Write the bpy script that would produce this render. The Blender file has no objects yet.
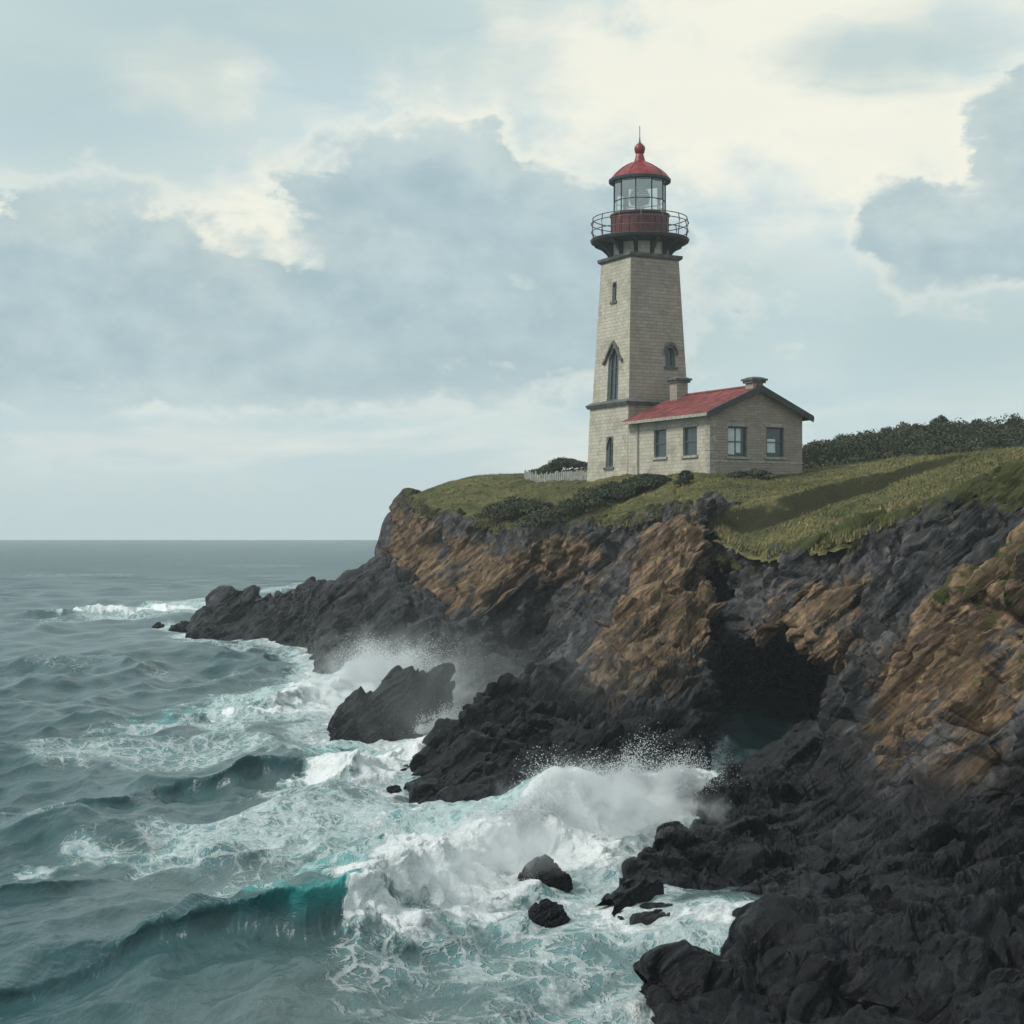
import bpy, math, random
import numpy as np
from mathutils import Vector

random.seed(7)
RNG = np.random.default_rng(7)
SC = bpy.context.scene
COL = SC.collection
R = math.radians

# ------------------------------------------------------------------ camera
H = 8.0            # camera height over the sea (m)
F = 1600.0         # focal length expressed in pixels of the 1024 px frame
HY = 531.5         # picture row of the true horizon
cam_d = bpy.data.cameras.new('camera')
cam = bpy.data.objects.new('camera', cam_d)
COL.objects.link(cam)
cam.location = (0, 0, H)
cam.rotation_euler = (R(90), 0, 0)
cam_d.sensor_width = 36
cam_d.lens = 36 * F / 1024
cam_d.shift_y = (HY - 512) / 1024
cam_d.clip_start = 0.5
cam_d.clip_end = 20000
SC.camera = cam

# ------------------------------------------------------------------ light
SUN_EL, SUN_AZ = 46.0, -108.0      # azimuth measured from +Y towards +X
sun_d = bpy.data.lights.new('sun', 'SUN')
sun = bpy.data.objects.new('sun', sun_d)
COL.objects.link(sun)
sun_d.energy = 2.7
sun_d.angle = R(14)
sun_d.color = (1.0, 0.965, 0.90)
_sd = Vector((math.sin(R(SUN_AZ)) * math.cos(R(SUN_EL)), math.cos(R(SUN_AZ)) * math.cos(R(SUN_EL)), math.sin(R(SUN_EL))))
sun.rotation_euler = _sd.to_track_quat('Z', 'Y').to_euler()

SC.view_settings.view_transform = 'Standard'
SC.view_settings.look = 'None'
SC.view_settings.exposure = 0.0
SC.view_settings.gamma = 1.0
SC.cycles.max_bounces = 6
SC.cycles.diffuse_bounces = 3
SC.cycles.glossy_bounces = 3
SC.cycles.transmission_bounces = 4
SC.cycles.transparent_max_bounces = 12
SC.cycles.volume_bounces = 3
SC.cycles.use_denoising = True


HAZE = 0.0004        # extinction of the sea air per metre


def lin(r, g, b):
    f = lambda c: (c / 255 / 12.92) if c / 255 <= 0.04045 else ((c / 255 + 0.055) / 1.055) ** 2.4
    return (f(r), f(g), f(b), 1.0)


class NT:
    """small node-tree writer"""

    def __init__(self, tree):
        self.t = tree
        self.t.nodes.clear()

    def n(self, typ, **kw):
        nd = self.t.nodes.new(typ)
        for k, v in kw.items():
            if k.startswith('i_'):
                self.set(nd.inputs[k[2:].replace('_', ' ')], v)
            else:
                setattr(nd, k, v)
        return nd

    def set(self, sock, v):
        if isinstance(v, bpy.types.NodeSocket):
            self.t.links.new(v, sock)
        elif isinstance(v, bpy.types.Node):
            self.t.links.new(v.outputs[0], sock)
        else:
            sock.default_value = v

    def m(self, op, a, b=None, c=None, clamp=False):
        nd = self.t.nodes.new('ShaderNodeMath')
        nd.operation = op
        nd.use_clamp = clamp
        self.set(nd.inputs[0], a)
        if b is not None:
            self.set(nd.inputs[1], b)
        if c is not None:
            self.set(nd.inputs[2], c)
        return nd.outputs[0]

    def ss(self, x, a, b, lo=0.0, hi=1.0, kind='SMOOTHSTEP'):
        nd = self.t.nodes.new('ShaderNodeMapRange')
        nd.interpolation_type = kind
        self.set(nd.inputs['Value'], x)
        self.set(nd.inputs['From Min'], a)
        self.set(nd.inputs['From Max'], b)
        self.set(nd.inputs['To Min'], lo)
        self.set(nd.inputs['To Max'], hi)
        return nd.outputs[0]

    def mix(self, f, a, b):
        nd = self.t.nodes.new('ShaderNodeMix')
        nd.data_type = 'RGBA'
        self.set(nd.inputs[0], f)
        self.set(nd.inputs[6], a)
        self.set(nd.inputs[7], b)
        return nd.outputs[2]

    def noise(self, vec, scale, detail=6, rough=0.55, dist=0.0, out='Fac'):
        nd = self.t.nodes.new('ShaderNodeTexNoise')
        if vec is not None:
            self.set(nd.inputs['Vector'], vec)
        nd.inputs['Scale'].default_value = scale
        nd.inputs['Detail'].default_value = detail
        nd.inputs['Roughness'].default_value = rough
        nd.inputs['Distortion'].default_value = dist
        return nd.outputs[out]

    def voro(self, vec, scale, feature='F1', out='Distance', rnd=1.0):
        nd = self.t.nodes.new('ShaderNodeTexVoronoi')
        nd.feature = feature
        if vec is not None:
            self.set(nd.inputs['Vector'], vec)
        nd.inputs['Scale'].default_value = scale
        nd.inputs['Randomness'].default_value = rnd
        return nd.outputs[out]

    def mapping(self, vec, loc=(0, 0, 0), rot=(0, 0, 0), scale=(1, 1, 1)):
        nd = self.t.nodes.new('ShaderNodeMapping')
        self.set(nd.inputs[0], vec)
        nd.inputs[1].default_value = loc
        nd.inputs[2].default_value = rot
        nd.inputs[3].default_value = scale
        return nd.outputs[0]

    def vadd(self, a, b, op='ADD'):
        nd = self.t.nodes.new('ShaderNodeVectorMath')
        nd.operation = op
        self.set(nd.inputs[0], a)
        self.set(nd.inputs[1], b)
        return nd.outputs[0]


# ------------------------------------------------------------------ sky
world = bpy.data.worlds.new('World')
SC.world = world
world.use_nodes = True
w = NT(world.node_tree)
SKY_STRENGTH = 0.1
sky = w.n('ShaderNodeTexSky', sky_type='NISHITA', sun_disc=False)
sky.sun_elevation = R(SUN_EL)
sky.sun_rotation = R(SUN_AZ)
sky.air_density = 1.0
sky.dust_density = 2.0
sky.ozone_density = 1.2
tc = w.n('ShaderNodeTexCoord')
sep = w.n('ShaderNodeSeparateXYZ')
w.set(sep.inputs[0], tc.outputs['Generated'])
X, Y_, Z = sep.outputs
az = w.m('ARCTAN2', X, Y_)
hor = w.m('SQRT', w.m('ADD', w.m('MULTIPLY', X, X), w.m('MULTIPLY', Y_, Y_)))
el = w.m('ARCTAN2', Z, hor)
comb = w.n('ShaderNodeCombineXYZ')
w.set(comb.inputs[0], az)
w.set(comb.inputs[1], w.m('MULTIPLY', el, 1.35))
SKYV = comb.outputs[0]
n_big = w.noise(SKYV, 7.0, 7, 0.55, 0.4)
n_mid = w.noise(w.mapping(SKYV, (3.1, 7.7, 1.0)), 15.0, 9, 0.58, 0.2)
n_puff = w.noise(w.mapping(SKYV, (11.1, 2.7, 4.0)), 30.0, 8, 0.6, 0.0)
n_str = w.noise(w.mapping(SKYV, (5.0, 0.0, 9.0), (0, 0, R(8)), (1.0, 2.6, 1.0)), 8.0, 7, 0.55, 0.5)


def blob(px, py, rx, ry, power=1.0):
    """soft ellipse in azimuth / elevation, 1 in the middle, falling to negative outside"""
    u0, v0 = math.atan((px - 512) / F), math.atan((HY - py) / F)
    a, b = rx / F, ry / F
    du = w.m('MULTIPLY', w.m('SUBTRACT', az, u0), 1 / a)
    dv = w.m('MULTIPLY', w.m('SUBTRACT', el, v0), 1 / b)
    d = w.m('SQRT', w.m('ADD', w.m('MULTIPLY', du, du), w.m('MULTIPLY', dv, dv)))
    return w.m('SUBTRACT', 1.0, d)


def union(vals):
    o = vals[0]
    for v in vals[1:]:
        nd = w.t.nodes.new('ShaderNodeMath')
        nd.operation = 'SMOOTH_MAX'
        w.set(nd.inputs[0], o)
        w.set(nd.inputs[1], v)
        nd.inputs[2].default_value = 0.25
        o = nd.outputs[0]
    return o


def cl(r, g, b):
    c = lin(r, g, b)
    return (c[0] / SKY_STRENGTH, c[1] / SKY_STRENGTH, c[2] / SKY_STRENGTH, 1)


# pale overcast: Nishita blue shows only faintly through the veil
veil = w.mix(w.ss(n_str, 0.36, 0.66), cl(197, 218, 222), cl(228, 238, 233))
hzn = w.mix(w.ss(w.m('ADD', el, w.m('MULTIPLY', w.m('SUBTRACT', n_str, 0.5), 0.05)), 0.0, 0.085), cl(203, 221, 225), veil)
base = w.mix(0.93, sky.outputs[0], hzn)
# warm bright openings
glow = w.ss(w.m('ADD', union([blob(700, 90, 330, 130), blob(900, 150, 190, 110), blob(250, 235, 130, 75),
                              blob(60, 235, 120, 30), blob(760, 10, 300, 60), blob(190, 95, 110, 50)]),
                w.m('MULTIPLY', w.m('SUBTRACT', n_mid, 0.5), 2.6)), -0.15, 0.75)
base = w.mix(w.m('MULTIPLY', glow, 0.85), base, cl(250, 248, 231))
# creamy strip above the horizon on the left
strip = w.ss(w.m('ADD', union([blob(180, 442, 330, 20), blob(640, 460, 300, 24)]), w.m('MULTIPLY', w.m('SUBTRACT', n_str, 0.5), 3.0)), -0.1, 0.9)
base = w.mix(w.m('MULTIPLY', strip, 0.55), base, cl(230, 234, 226))
# high thin grey stratus
strat = w.ss(w.m('ADD', union([blob(230, 25, 420, 85), blob(890, 62, 130, 42), blob(60, 110, 240, 110), blob(950, 340, 230, 85), blob(600, 330, 330, 95)]),
                 w.m('MULTIPLY', w.m('SUBTRACT', n_str, 0.5), 2.2)), -0.2, 0.9)
base = w.mix(w.m('MULTIPLY', strat, 0.72), base, cl(178, 202, 206))
# heavy cumulus banks
dn = w.m('ADD', w.m('MULTIPLY', w.m('SUBTRACT', n_mid, 0.5), 1.25), w.m('MULTIPLY', w.m('SUBTRACT', n_puff, 0.5), 1.15))
bank = w.m('ADD', union([blob(420, 230, 175, 112), blob(90, 285, 215, 92), blob(330, 320, 390, 85), blob(585, 255, 110, 90),
                         blob(905, 235, 60, 55), blob(950, 255, 90, 55), blob(1015, 250, 90, 60), blob(1050, 140, 80, 60), blob(1045, 200, 70, 90), blob(80, 345, 260, 75), blob(250, 370, 420, 50)]), dn)
bankm = w.ss(bank, 0.02, w.ss(n_str, 0.4, 0.62, 0.16, 0.5))
shade = w.mix(w.ss(w.m('ADD', w.m('MULTIPLY', n_mid, 0.6), w.m('MULTIPLY', n_puff, 0.4)), 0.3, 0.7), cl(154, 180, 190), cl(190, 210, 214))
rim = w.m('MULTIPLY', w.ss(bank, -0.2, 0.1), w.m('SUBTRACT', 1.0, w.ss(bank, 0.1, 0.4)))
soft = w.ss(el, 0.052, 0.095)
base = w.mix(w.m('MULTIPLY', w.m('MULTIPLY', rim, soft), 0.3), base, cl(251, 249, 233))
base = w.mix(w.m('MULTIPLY', w.m('MULTIPLY', bankm, soft), 0.8), base, shade)
bg = w.n('ShaderNodeBackground', i_Color=base, i_Strength=SKY_STRENGTH)
w.set(w.n('ShaderNodeOutputWorld').inputs[0], bg)


# ------------------------------------------------------------------ coordinates
def P(px, py, Y):
    """a spot at distance Y seen in the direction of picture point (px, py)"""
    return np.array(((px - 512) / F * Y, Y, H + (HY - py) / F * Y))


def W(px, py, z=0.0):
    """the same on the level z (the sea)"""
    Y = (H - z) * F / (py - HY)
    return np.array(((px - 512) / F * Y, Y, z))


# ------------------------------------------------------------------ numpy noise
_PERM = np.random.default_rng(3).permutation(256).astype(np.int32)
_G = np.random.default_rng(5).normal(size=(256, 3)).astype(np.float32)
_G /= np.linalg.norm(_G, axis=1)[:, None]
_RV = np.random.default_rng(9).random((256, 4)).astype(np.float32)


def _h(i, j, k):
    return _PERM[(_PERM[(_PERM[i & 255] + j) & 255] + k) & 255]


def perlin(p):
    p = np.asarray(p, np.float32)
    f0 = np.floor(p)
    i = f0.astype(np.int32)
    f = p - f0
    u = f * f * f * (f * (f * 6 - 15) + 10)
    res = 0
    for a in (0, 1):
        wa = u[:, 0] if a else 1 - u[:, 0]
        for b in (0, 1):
            wb = u[:, 1] if b else 1 - u[:, 1]
            for c in (0, 1):
                wc = u[:, 2] if c else 1 - u[:, 2]
                g = _G[_h(i[:, 0] + a, i[:, 1] + b, i[:, 2] + c)]
                d = g[:, 0] * (f[:, 0] - a) + g[:, 1] * (f[:, 1] - b) + g[:, 2] * (f[:, 2] - c)
                res = res + wa * wb * wc * d
    return res * 1.6


def fbm(p, octv=5, gain=0.5, lac=2.03):
    a, s, r = 1.0, 1.0, 0
    for k in range(octv):
        r = r + a * perlin(np.asarray(p) * s + 17.3 * k)
        a *= gain
        s *= lac
    return r


def ridged(p, octv=5, gain=0.5):
    a, s, r = 1.0, 1.0, 0
    for k in range(octv):
        n = 1 - np.abs(perlin(np.asarray(p) * s + 11.7 * k)) * 1.6
        r = r + a * n * n
        a *= gain
        s *= 2.07
    return r / 1.9


def voronoi(p):
    """F1, F2, random of the nearest cell, and a tilted plane over each cell (broken facets)"""
    p = np.asarray(p, np.float32)
    i0 = np.floor(p).astype(np.int32)
    F1 = np.full(len(p), 9, np.float32)
    F2 = F1.copy()
    H_ = np.zeros(len(p), np.int32)
    V = np.zeros((len(p), 3), np.float32)
    for a in (-1, 0, 1):
        for b in (-1, 0, 1):
            for c in (-1, 0, 1):
                h = _h(i0[:, 0] + a, i0[:, 1] + b, i0[:, 2] + c)
                rv = _RV[h]
                dv = p - (i0 + np.array((a, b, c), np.int32) + rv[:, :3])
                d = (dv * dv).sum(1)
                near = d < F1
                F2 = np.where(near, F1, np.minimum(F2, d))
                H_ = np.where(near, h, H_)
                V = np.where(near[:, None], dv, V)
                F1 = np.where(near, d, F1)
    tilt = (_G[H_] * V).sum(1)
    return np.sqrt(F1), np.sqrt(F2), _RV[H_, 3], tilt


def sstep(x, a, b):
    t = np.clip((x - a) / (b - a), 0, 1)
    return t * t * (3 - 2 * t)


# ------------------------------------------------------------------ mesh helpers
def mesh_np(name, V, Fc, mat=None, parent=None, smooth=True, attrs=None, uv=None):
    V = np.ascontiguousarray(V, np.float32)
    Fc = np.ascontiguousarray(Fc, np.int32)
    k = Fc.shape[1]
    me = bpy.data.meshes.new(name)
    me.vertices.add(len(V))
    me.vertices.foreach_set('co', V.ravel())
    me.loops.add(Fc.size)
    me.loops.foreach_set('vertex_index', Fc.ravel())
    me.polygons.add(len(Fc))
    me.polygons.foreach_set('loop_start', np.arange(0, Fc.size, k, dtype=np.int32))
    me.polygons.foreach_set('loop_total', np.full(len(Fc), k, np.int32))
    me.polygons.foreach_set('use_smooth', np.full(len(Fc), smooth, bool))
    for an, av in (attrs or {}).items():
        at = me.color_attributes.new(an, 'FLOAT_COLOR', 'POINT')
        av = np.ascontiguousarray(av, np.float32)
        full = np.ones((len(V), 4), np.float32)
        full[:, :av.shape[1]] = av
        at.data.foreach_set('color', full.ravel())
    me.update()
    me.validate()
    o = bpy.data.objects.new(name, me)
    COL.objects.link(o)
    if mat:
        me.materials.append(mat)
    if parent:
        o.parent = parent
    return o


def grid_faces(nu, nv):
    i = np.arange(nu - 1)[:, None] * nv + np.arange(nv - 1)[None, :]
    i = i.ravel()
    return np.stack([i, i + nv, i + nv + 1, i + 1], 1)


def tag(o, label=None, cat=None, group=None, kind=None):
    if label:
        o['label'] = label
    if cat:
        o['category'] = cat
    if group:
        o['group'] = group
    if kind:
        o['kind'] = kind
    return o


def empty(name, loc=(0, 0, 0), rz=0.0):
    o = bpy.data.objects.new(name, None)
    o.empty_display_size = 0.3
    o.location = loc
    o.rotation_euler = (0, 0, rz)
    COL.objects.link(o)
    return o


class MB:
    """collects simple solids; build() links them as one mesh"""

    def __init__(self):
        self.v, self.f = [], []

    def add(self, verts, faces):
        o = len(self.v)
        self.v += [tuple(map(float, q)) for q in verts]
        self.f += [tuple(o + i for i in fc) for fc in faces]
        return self

    def box(self, x0, x1, y0, y1, z0, z1):
        v = [(x0, y0, z0), (x1, y0, z0), (x1, y1, z0), (x0, y1, z0), (x0, y0, z1), (x1, y0, z1), (x1, y1, z1), (x0, y1, z1)]
        return self.add(v, [(0, 3, 2, 1), (4, 5, 6, 7), (0, 1, 5, 4), (1, 2, 6, 5), (2, 3, 7, 6), (3, 0, 4, 7)])

    def frustum(self, hw0, hw1, z0, z1, cx=0, cy=0):
        v = [(cx + sx * h, cy + sy * h, z) for z, h in ((z0, hw0), (z1, hw1)) for sx, sy in ((-1, -1), (1, -1), (1, 1), (-1, 1))]
        return self.add(v, [(0, 3, 2, 1), (4, 5, 6, 7), (0, 1, 5, 4), (1, 2, 6, 5), (2, 3, 7, 6), (3, 0, 4, 7)])

    def lathe(self, prof, n=32, cx=0, cy=0, cap=True):
        v, f = [], []
        for r, z in prof:
            for k in range(n):
                a = 2 * math.pi * k / n
                v.append((cx + r * math.cos(a), cy + r * math.sin(a), z))
        for j in range(len(prof) - 1):
            for k in range(n):
                k2 = (k + 1) % n
                f.append((j * n + k, j * n + k2, (j + 1) * n + k2, (j + 1) * n + k))
        if cap:
            f.append(tuple(range(n - 1, -1, -1)))
            f.append(tuple((len(prof) - 1) * n + k for k in range(n)))
        return self.add(v, f)

    def tube(self, pts, r, n=6, closed=False):
        pts = [Vector(p) for p in pts]
        v, f, m = [], [], len(pts)
        for i, p in enumerate(pts):
            if closed:
                d = pts[(i + 1) % m] - pts[i - 1]
            else:
                d = pts[min(i + 1, m - 1)] - pts[max(i - 1, 0)]
            d.normalize()
            a = d.cross(Vector((0, 0, 1)))
            if a.length < 1e-3:
                a = Vector((1, 0, 0))
            a.normalize()
            b = d.cross(a)
            for k in range(n):
                t = 2 * math.pi * k / n
                v.append(p + a * (r * math.cos(t)) + b * (r * math.sin(t)))
        for i in range(m if closed else m - 1):
            for k in range(n):
                i2, k2 = (i + 1) % m, (k + 1) % n
                f.append((i * n + k, i * n + k2, i2 * n + k2, i2 * n + k))
        if not closed:
            f.append(tuple(range(n)))
            f.append(tuple((m - 1) * n + k for k in reversed(range(n))))
        return self.add(v, f)

    def prism(self, outline, y0, y1, axis='y'):
        """outline in (a, z); extruded along y (or along x)"""
        n = len(outline)
        if axis == 'y':
            v = [(a, y0, z) for a, z in outline] + [(a, y1, z) for a, z in outline]
        else:
            v = [(y0, a, z) for a, z in outline] + [(y1, a, z) for a, z in outline]
        f = [tuple(range(n)), tuple(range(2 * n - 1, n - 1, -1))]
        f += [(i, i + n, (i + 1) % n + n, (i + 1) % n) for i in range(n)]
        return self.add(v, f)

    def build(self, name, mat, parent=None, smooth=False, bevel=0.0):
        me = bpy.data.meshes.new(name)
        me.from_pydata(self.v, [], self.f)
        import bmesh
        bm = bmesh.new()
        bm.from_mesh(me)
        bmesh.ops.recalc_face_normals(bm, faces=bm.faces)
        if bevel:
            bmesh.ops.bevel(bm, geom=[e for e in bm.edges if len(e.link_faces) == 2 and e.calc_face_angle(0) > 0.6], offset=bevel, segments=1, affect='EDGES')
        uvl = bm.loops.layers.uv.new('uv')
        for fc in bm.faces:
            n = fc.normal
            if abs(n.z) > 0.8:
                for lp in fc.loops:
                    lp[uvl].uv = (lp.vert.co.x, lp.vert.co.y)
            else:
                t = Vector((-n.y, n.x, 0)).normalized()
                for lp in fc.loops:
                    lp[uvl].uv = (lp.vert.co.dot(t), lp.vert.co.z)
            fc.smooth = smooth
        bm.to_mesh(me)
        bm.free()
        me.materials.append(mat)
        o = bpy.data.objects.new(name, me)
        COL.objects.link(o)
        if parent:
            o.parent = parent
        return o


# ------------------------------------------------------------------ materials
def material(name):
    m = bpy.data.materials.new(name)
    m.use_nodes = True
    t = NT(m.node_tree)
    p = t.n('ShaderNodeBsdfPrincipled')
    o = t.n('ShaderNodeOutputMaterial')
    t.set(o.inputs[0], p.outputs[0])
    return m, t, p


def simple_mat(name, col, rough=0.6, var=0.25, scale=6.0, metal=0.0, bump=0.0, spec=0.4):
    m, t, p = material(name)
    g = t.n('ShaderNodeTexCoord').outputs['Object']
    n = t.noise(g, scale, 7, 0.6)
    c2 = tuple(c * (1 - var) for c in col[:3]) + (1,)
    c1 = tuple(min(1, c * (1 + var)) for c in col[:3]) + (1,)
    t.set(p.inputs['Base Color'], t.mix(t.ss(n, 0.3, 0.7), c2, c1))
    p.inputs['Roughness'].default_value = rough
    p.inputs['Metallic'].default_value = metal
    p.inputs['Specular IOR Level'].default_value = spec
    if bump:
        b = t.n('ShaderNodeBump', i_Height=n, i_Distance=bump)
        t.set(p.inputs['Normal'], b)
    return m


STRATA_ROT = R(42)      # beds dip from upper right to lower left


def rock_mat(name, grey0, grey1, tan0, tan1, dark0, dark1):
    m, t, p = material(name)
    g = t.n('ShaderNodeTexCoord').outputs['Object']
    at = t.n('ShaderNodeAttribute', attribute_name='rock')
    s = t.n('ShaderNodeSeparateColor')
    t.set(s.inputs[0], at.outputs['Color'])
    tan, dark, veg = s.outputs
    nb = t.noise(g, 0.35, 8, 0.6, 0.6)
    nm = t.noise(g, 1.6, 9, 0.62, 0.4)
    nf = t.noise(g, 9.0, 8, 0.65)
    bed = t.mapping(t.mapping(g, (0, 0, 0), (0, STRATA_ROT, 0)), (0, 0, 0), (0, 0, 0), (0.3, 0.7, 2.2))
    ns = t.noise(bed, 1.5, 9, 0.62, 1.2)
    nsf = t.noise(bed, 6.0, 7, 0.6, 0.5)
    crk = t.n('ShaderNodeTexNoise', noise_type='RIDGED_MULTIFRACTAL', i_Vector=bed)
    crk.inputs['Scale'].default_value = 0.9
    crk.inputs['Detail'].default_value = 6
    crk.inputs['Roughness'].default_value = 0.6
    crk2 = t.n('ShaderNodeTexNoise', noise_type='RIDGED_MULTIFRACTAL', i_Vector=t.mapping(g, (0, 0, 0), (0, 0, 0), (1.0, 1.0, 0.35)))
    crk2.inputs['Scale'].default_value = 0.8
    crk2.inputs['Detail'].default_value = 6
    vert = t.noise(t.mapping(g, (0, 0, 0), (0, 0, 0), (1.6, 1.6, 0.22)), 1.3, 7, 0.6, 0.6)
    # joint blocks: every block has its own tilt and tint
    wq = t.vadd(bed, t.vadd(t.noise(g, 0.7, 4, 0.55, 0, 'Color'), (0.55, 0.55, 0.55), 'MULTIPLY'))
    blk = []
    for sc in (0.75, 2.1, 5.5):
        vn = t.n('ShaderNodeTexVoronoi', feature='F1')
        t.set(vn.inputs['Vector'], wq)
        vn.inputs['Scale'].default_value = sc
        blk.append(vn.outputs['Color'])
    bsum = t.vadd(t.vadd(t.vadd(blk[0], (0.9, 0.9, 0.9), 'MULTIPLY'), t.vadd(blk[1], (1.0, 1.0, 1.0), 'MULTIPLY')), t.vadd(blk[2], (0.7, 0.7, 0.7), 'MULTIPLY'))
    tiltv = t.vadd(bsum, (1.3, 1.3, 1.3), 'SUBTRACT')
    geo = t.n('ShaderNodeNewGeometry')
    nvec = t.n('ShaderNodeVectorMath', operation='NORMALIZE')
    t.set(nvec.inputs[0], t.vadd(geo.outputs['Normal'], t.vadd(tiltv, (0.95, 0.95, 0.95), 'MULTIPLY')))
    sb = t.n('ShaderNodeSeparateColor')
    t.set(sb.inputs[0], bsum)
    tint = t.ss(sb.outputs[0], 0.6, 2.0, 0.5, 1.35)
    grey = t.mix(t.ss(nm, 0.3, 0.72), grey0, grey1)
    grey = t.mix(t.m('MULTIPLY', t.ss(vert, 0.5, 0.72), 0.5), grey, (grey1[0] * 1.25, grey1[1] * 1.2, grey1[2] * 1.1, 1))
    tanc = t.mix(t.ss(ns, 0.28, 0.7), tan0, tan1)
    tanc = t.mix(t.m('MULTIPLY', t.ss(nsf, 0.52, 0.7), 0.65), tanc, (tan0[0] * 0.45, tan0[1] * 0.45, tan0[2] * 0.5, 1))
    tanc = t.mix(t.m('MULTIPLY', t.ss(nm, 0.56, 0.78), 0.5), tanc, (tan1[0] * 1.2, tan1[1] * 1.22, tan1[2] * 1.3, 1))
    darkc = t.mix(t.ss(nm, 0.35, 0.7), dark0, dark1)
    wob = t.m('ADD', t.m('MULTIPLY', t.m('SUBTRACT', nb, 0.5), 1.3), t.m('MULTIPLY', t.m('SUBTRACT', ns, 0.5), 0.9))
    ft = t.ss(t.m('ADD', t.m('MULTIPLY', tan, 0.8), wob), 0.33, 0.55)
    c = t.mix(ft, grey, tanc)
    c = t.mix(t.m('MULTIPLY', t.ss(t.m('MAXIMUM', crk.outputs[0], t.m('MULTIPLY', crk2.outputs[0], 0.92)), 0.95, 1.5), 0.75), c, (0.022, 0.018, 0.016, 1))
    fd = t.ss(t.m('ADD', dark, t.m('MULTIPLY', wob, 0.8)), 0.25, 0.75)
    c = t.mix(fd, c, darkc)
    c = t.vadd(c, t.n('ShaderNodeCombineXYZ', i_X=tint, i_Y=tint, i_Z=tint).outputs[0], 'MULTIPLY')
    fv = t.ss(t.m('ADD', veg, t.m('ADD', t.m('MULTIPLY', t.m('SUBTRACT', nm, 0.5), 0.9), t.m('MULTIPLY', t.m('SUBTRACT', nb, 0.5), 1.3))), 0.38, 0.5)
    vegc = t.mix(nf, (0.02, 0.027, 0.008, 1), (0.075, 0.078, 0.028, 1))
    c = t.mix(fv, c, vegc)
    t.set(p.inputs['Base Color'], c)
    t.set(p.inputs['Roughness'], t.m('SUBTRACT', 0.92, t.m('MULTIPLY', fd, t.ss(nf, 0.35, 0.7, 0.35, 0.72))))
    t.set(p.inputs['Specular IOR Level'], t.ss(fd, 0, 1, 0.12, 0.18))
    hgt = t.m('ADD', t.m('MULTIPLY', nm, 0.5), t.m('ADD', t.m('MULTIPLY', nf, 0.28), t.m('ADD', t.m('MULTIPLY', crk.outputs[0], -0.16), t.m('MULTIPLY', nsf, 0.35))))
    b = t.n('ShaderNodeBump', i_Height=hgt, i_Distance=0.13, i_Strength=0.9, i_Normal=nvec.outputs[0])
    t.set(p.inputs['Normal'], b)
    return m


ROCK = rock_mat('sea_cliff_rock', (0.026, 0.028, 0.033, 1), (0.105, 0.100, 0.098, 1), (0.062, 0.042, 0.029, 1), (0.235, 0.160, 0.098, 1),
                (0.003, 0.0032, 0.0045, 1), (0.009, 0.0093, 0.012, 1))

# ------------------------------------------------------------------ land forms
def hermite(C, t):
    """Catmull-Rom through the rows of C (n, ...) at parameters t"""
    n = len(C)
    i = np.clip(np.floor(t).astype(int), 0, n - 2)
    f = (t - i).reshape((-1,) + (1,) * (C.ndim - 1))
    p1, p2 = C[i], C[i + 1]
    p0 = np.where((i > 0).reshape(f.shape), C[np.maximum(i - 1, 0)], 2 * p1 - p2)
    p3 = np.where((i + 2 < n).reshape(f.shape), C[np.minimum(i + 2, n - 1)], 2 * p2 - p1)
    k = 0.42
    m1, m2 = (p2 - p0) * k, (p3 - p1) * k
    f2, f3 = f * f, f * f * f
    return (2 * f3 - 3 * f2 + 1) * p1 + (f3 - 2 * f2 + f) * m1 + (-2 * f3 + 3 * f2) * p2 + (f3 - f2) * m2


def params(C, axis, step, coarse=0):
    """parameters spread evenly by mean length along an axis of the control net"""
    d = np.linalg.norm(np.diff(C, axis=axis), axis=2)
    ln = d.mean(axis=1 - axis) * 0.5 + d.max(axis=1 - axis) * 0.5
    out = []
    for i, l in enumerate(ln):
        k = max(2, int(math.ceil(l / (step * (6 if i >= len(ln) - coarse else 1)))))
        out.append(i + np.arange(k) / k)
    out.append([len(ln)])
    return np.concatenate(out)


def ledge(t, sharp=3.0, seed=0):
    """saw-toothed bedding: each bed juts out at its top and falls back beneath, thickness and reach vary"""
    k = np.floor(t)
    f = t - k
    r = _RV[_PERM[(k.astype(np.int32) + seed) & 255], 0]
    return (r - 0.5) * 0.9 + f ** sharp * (0.35 + 0.9 * r)


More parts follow.
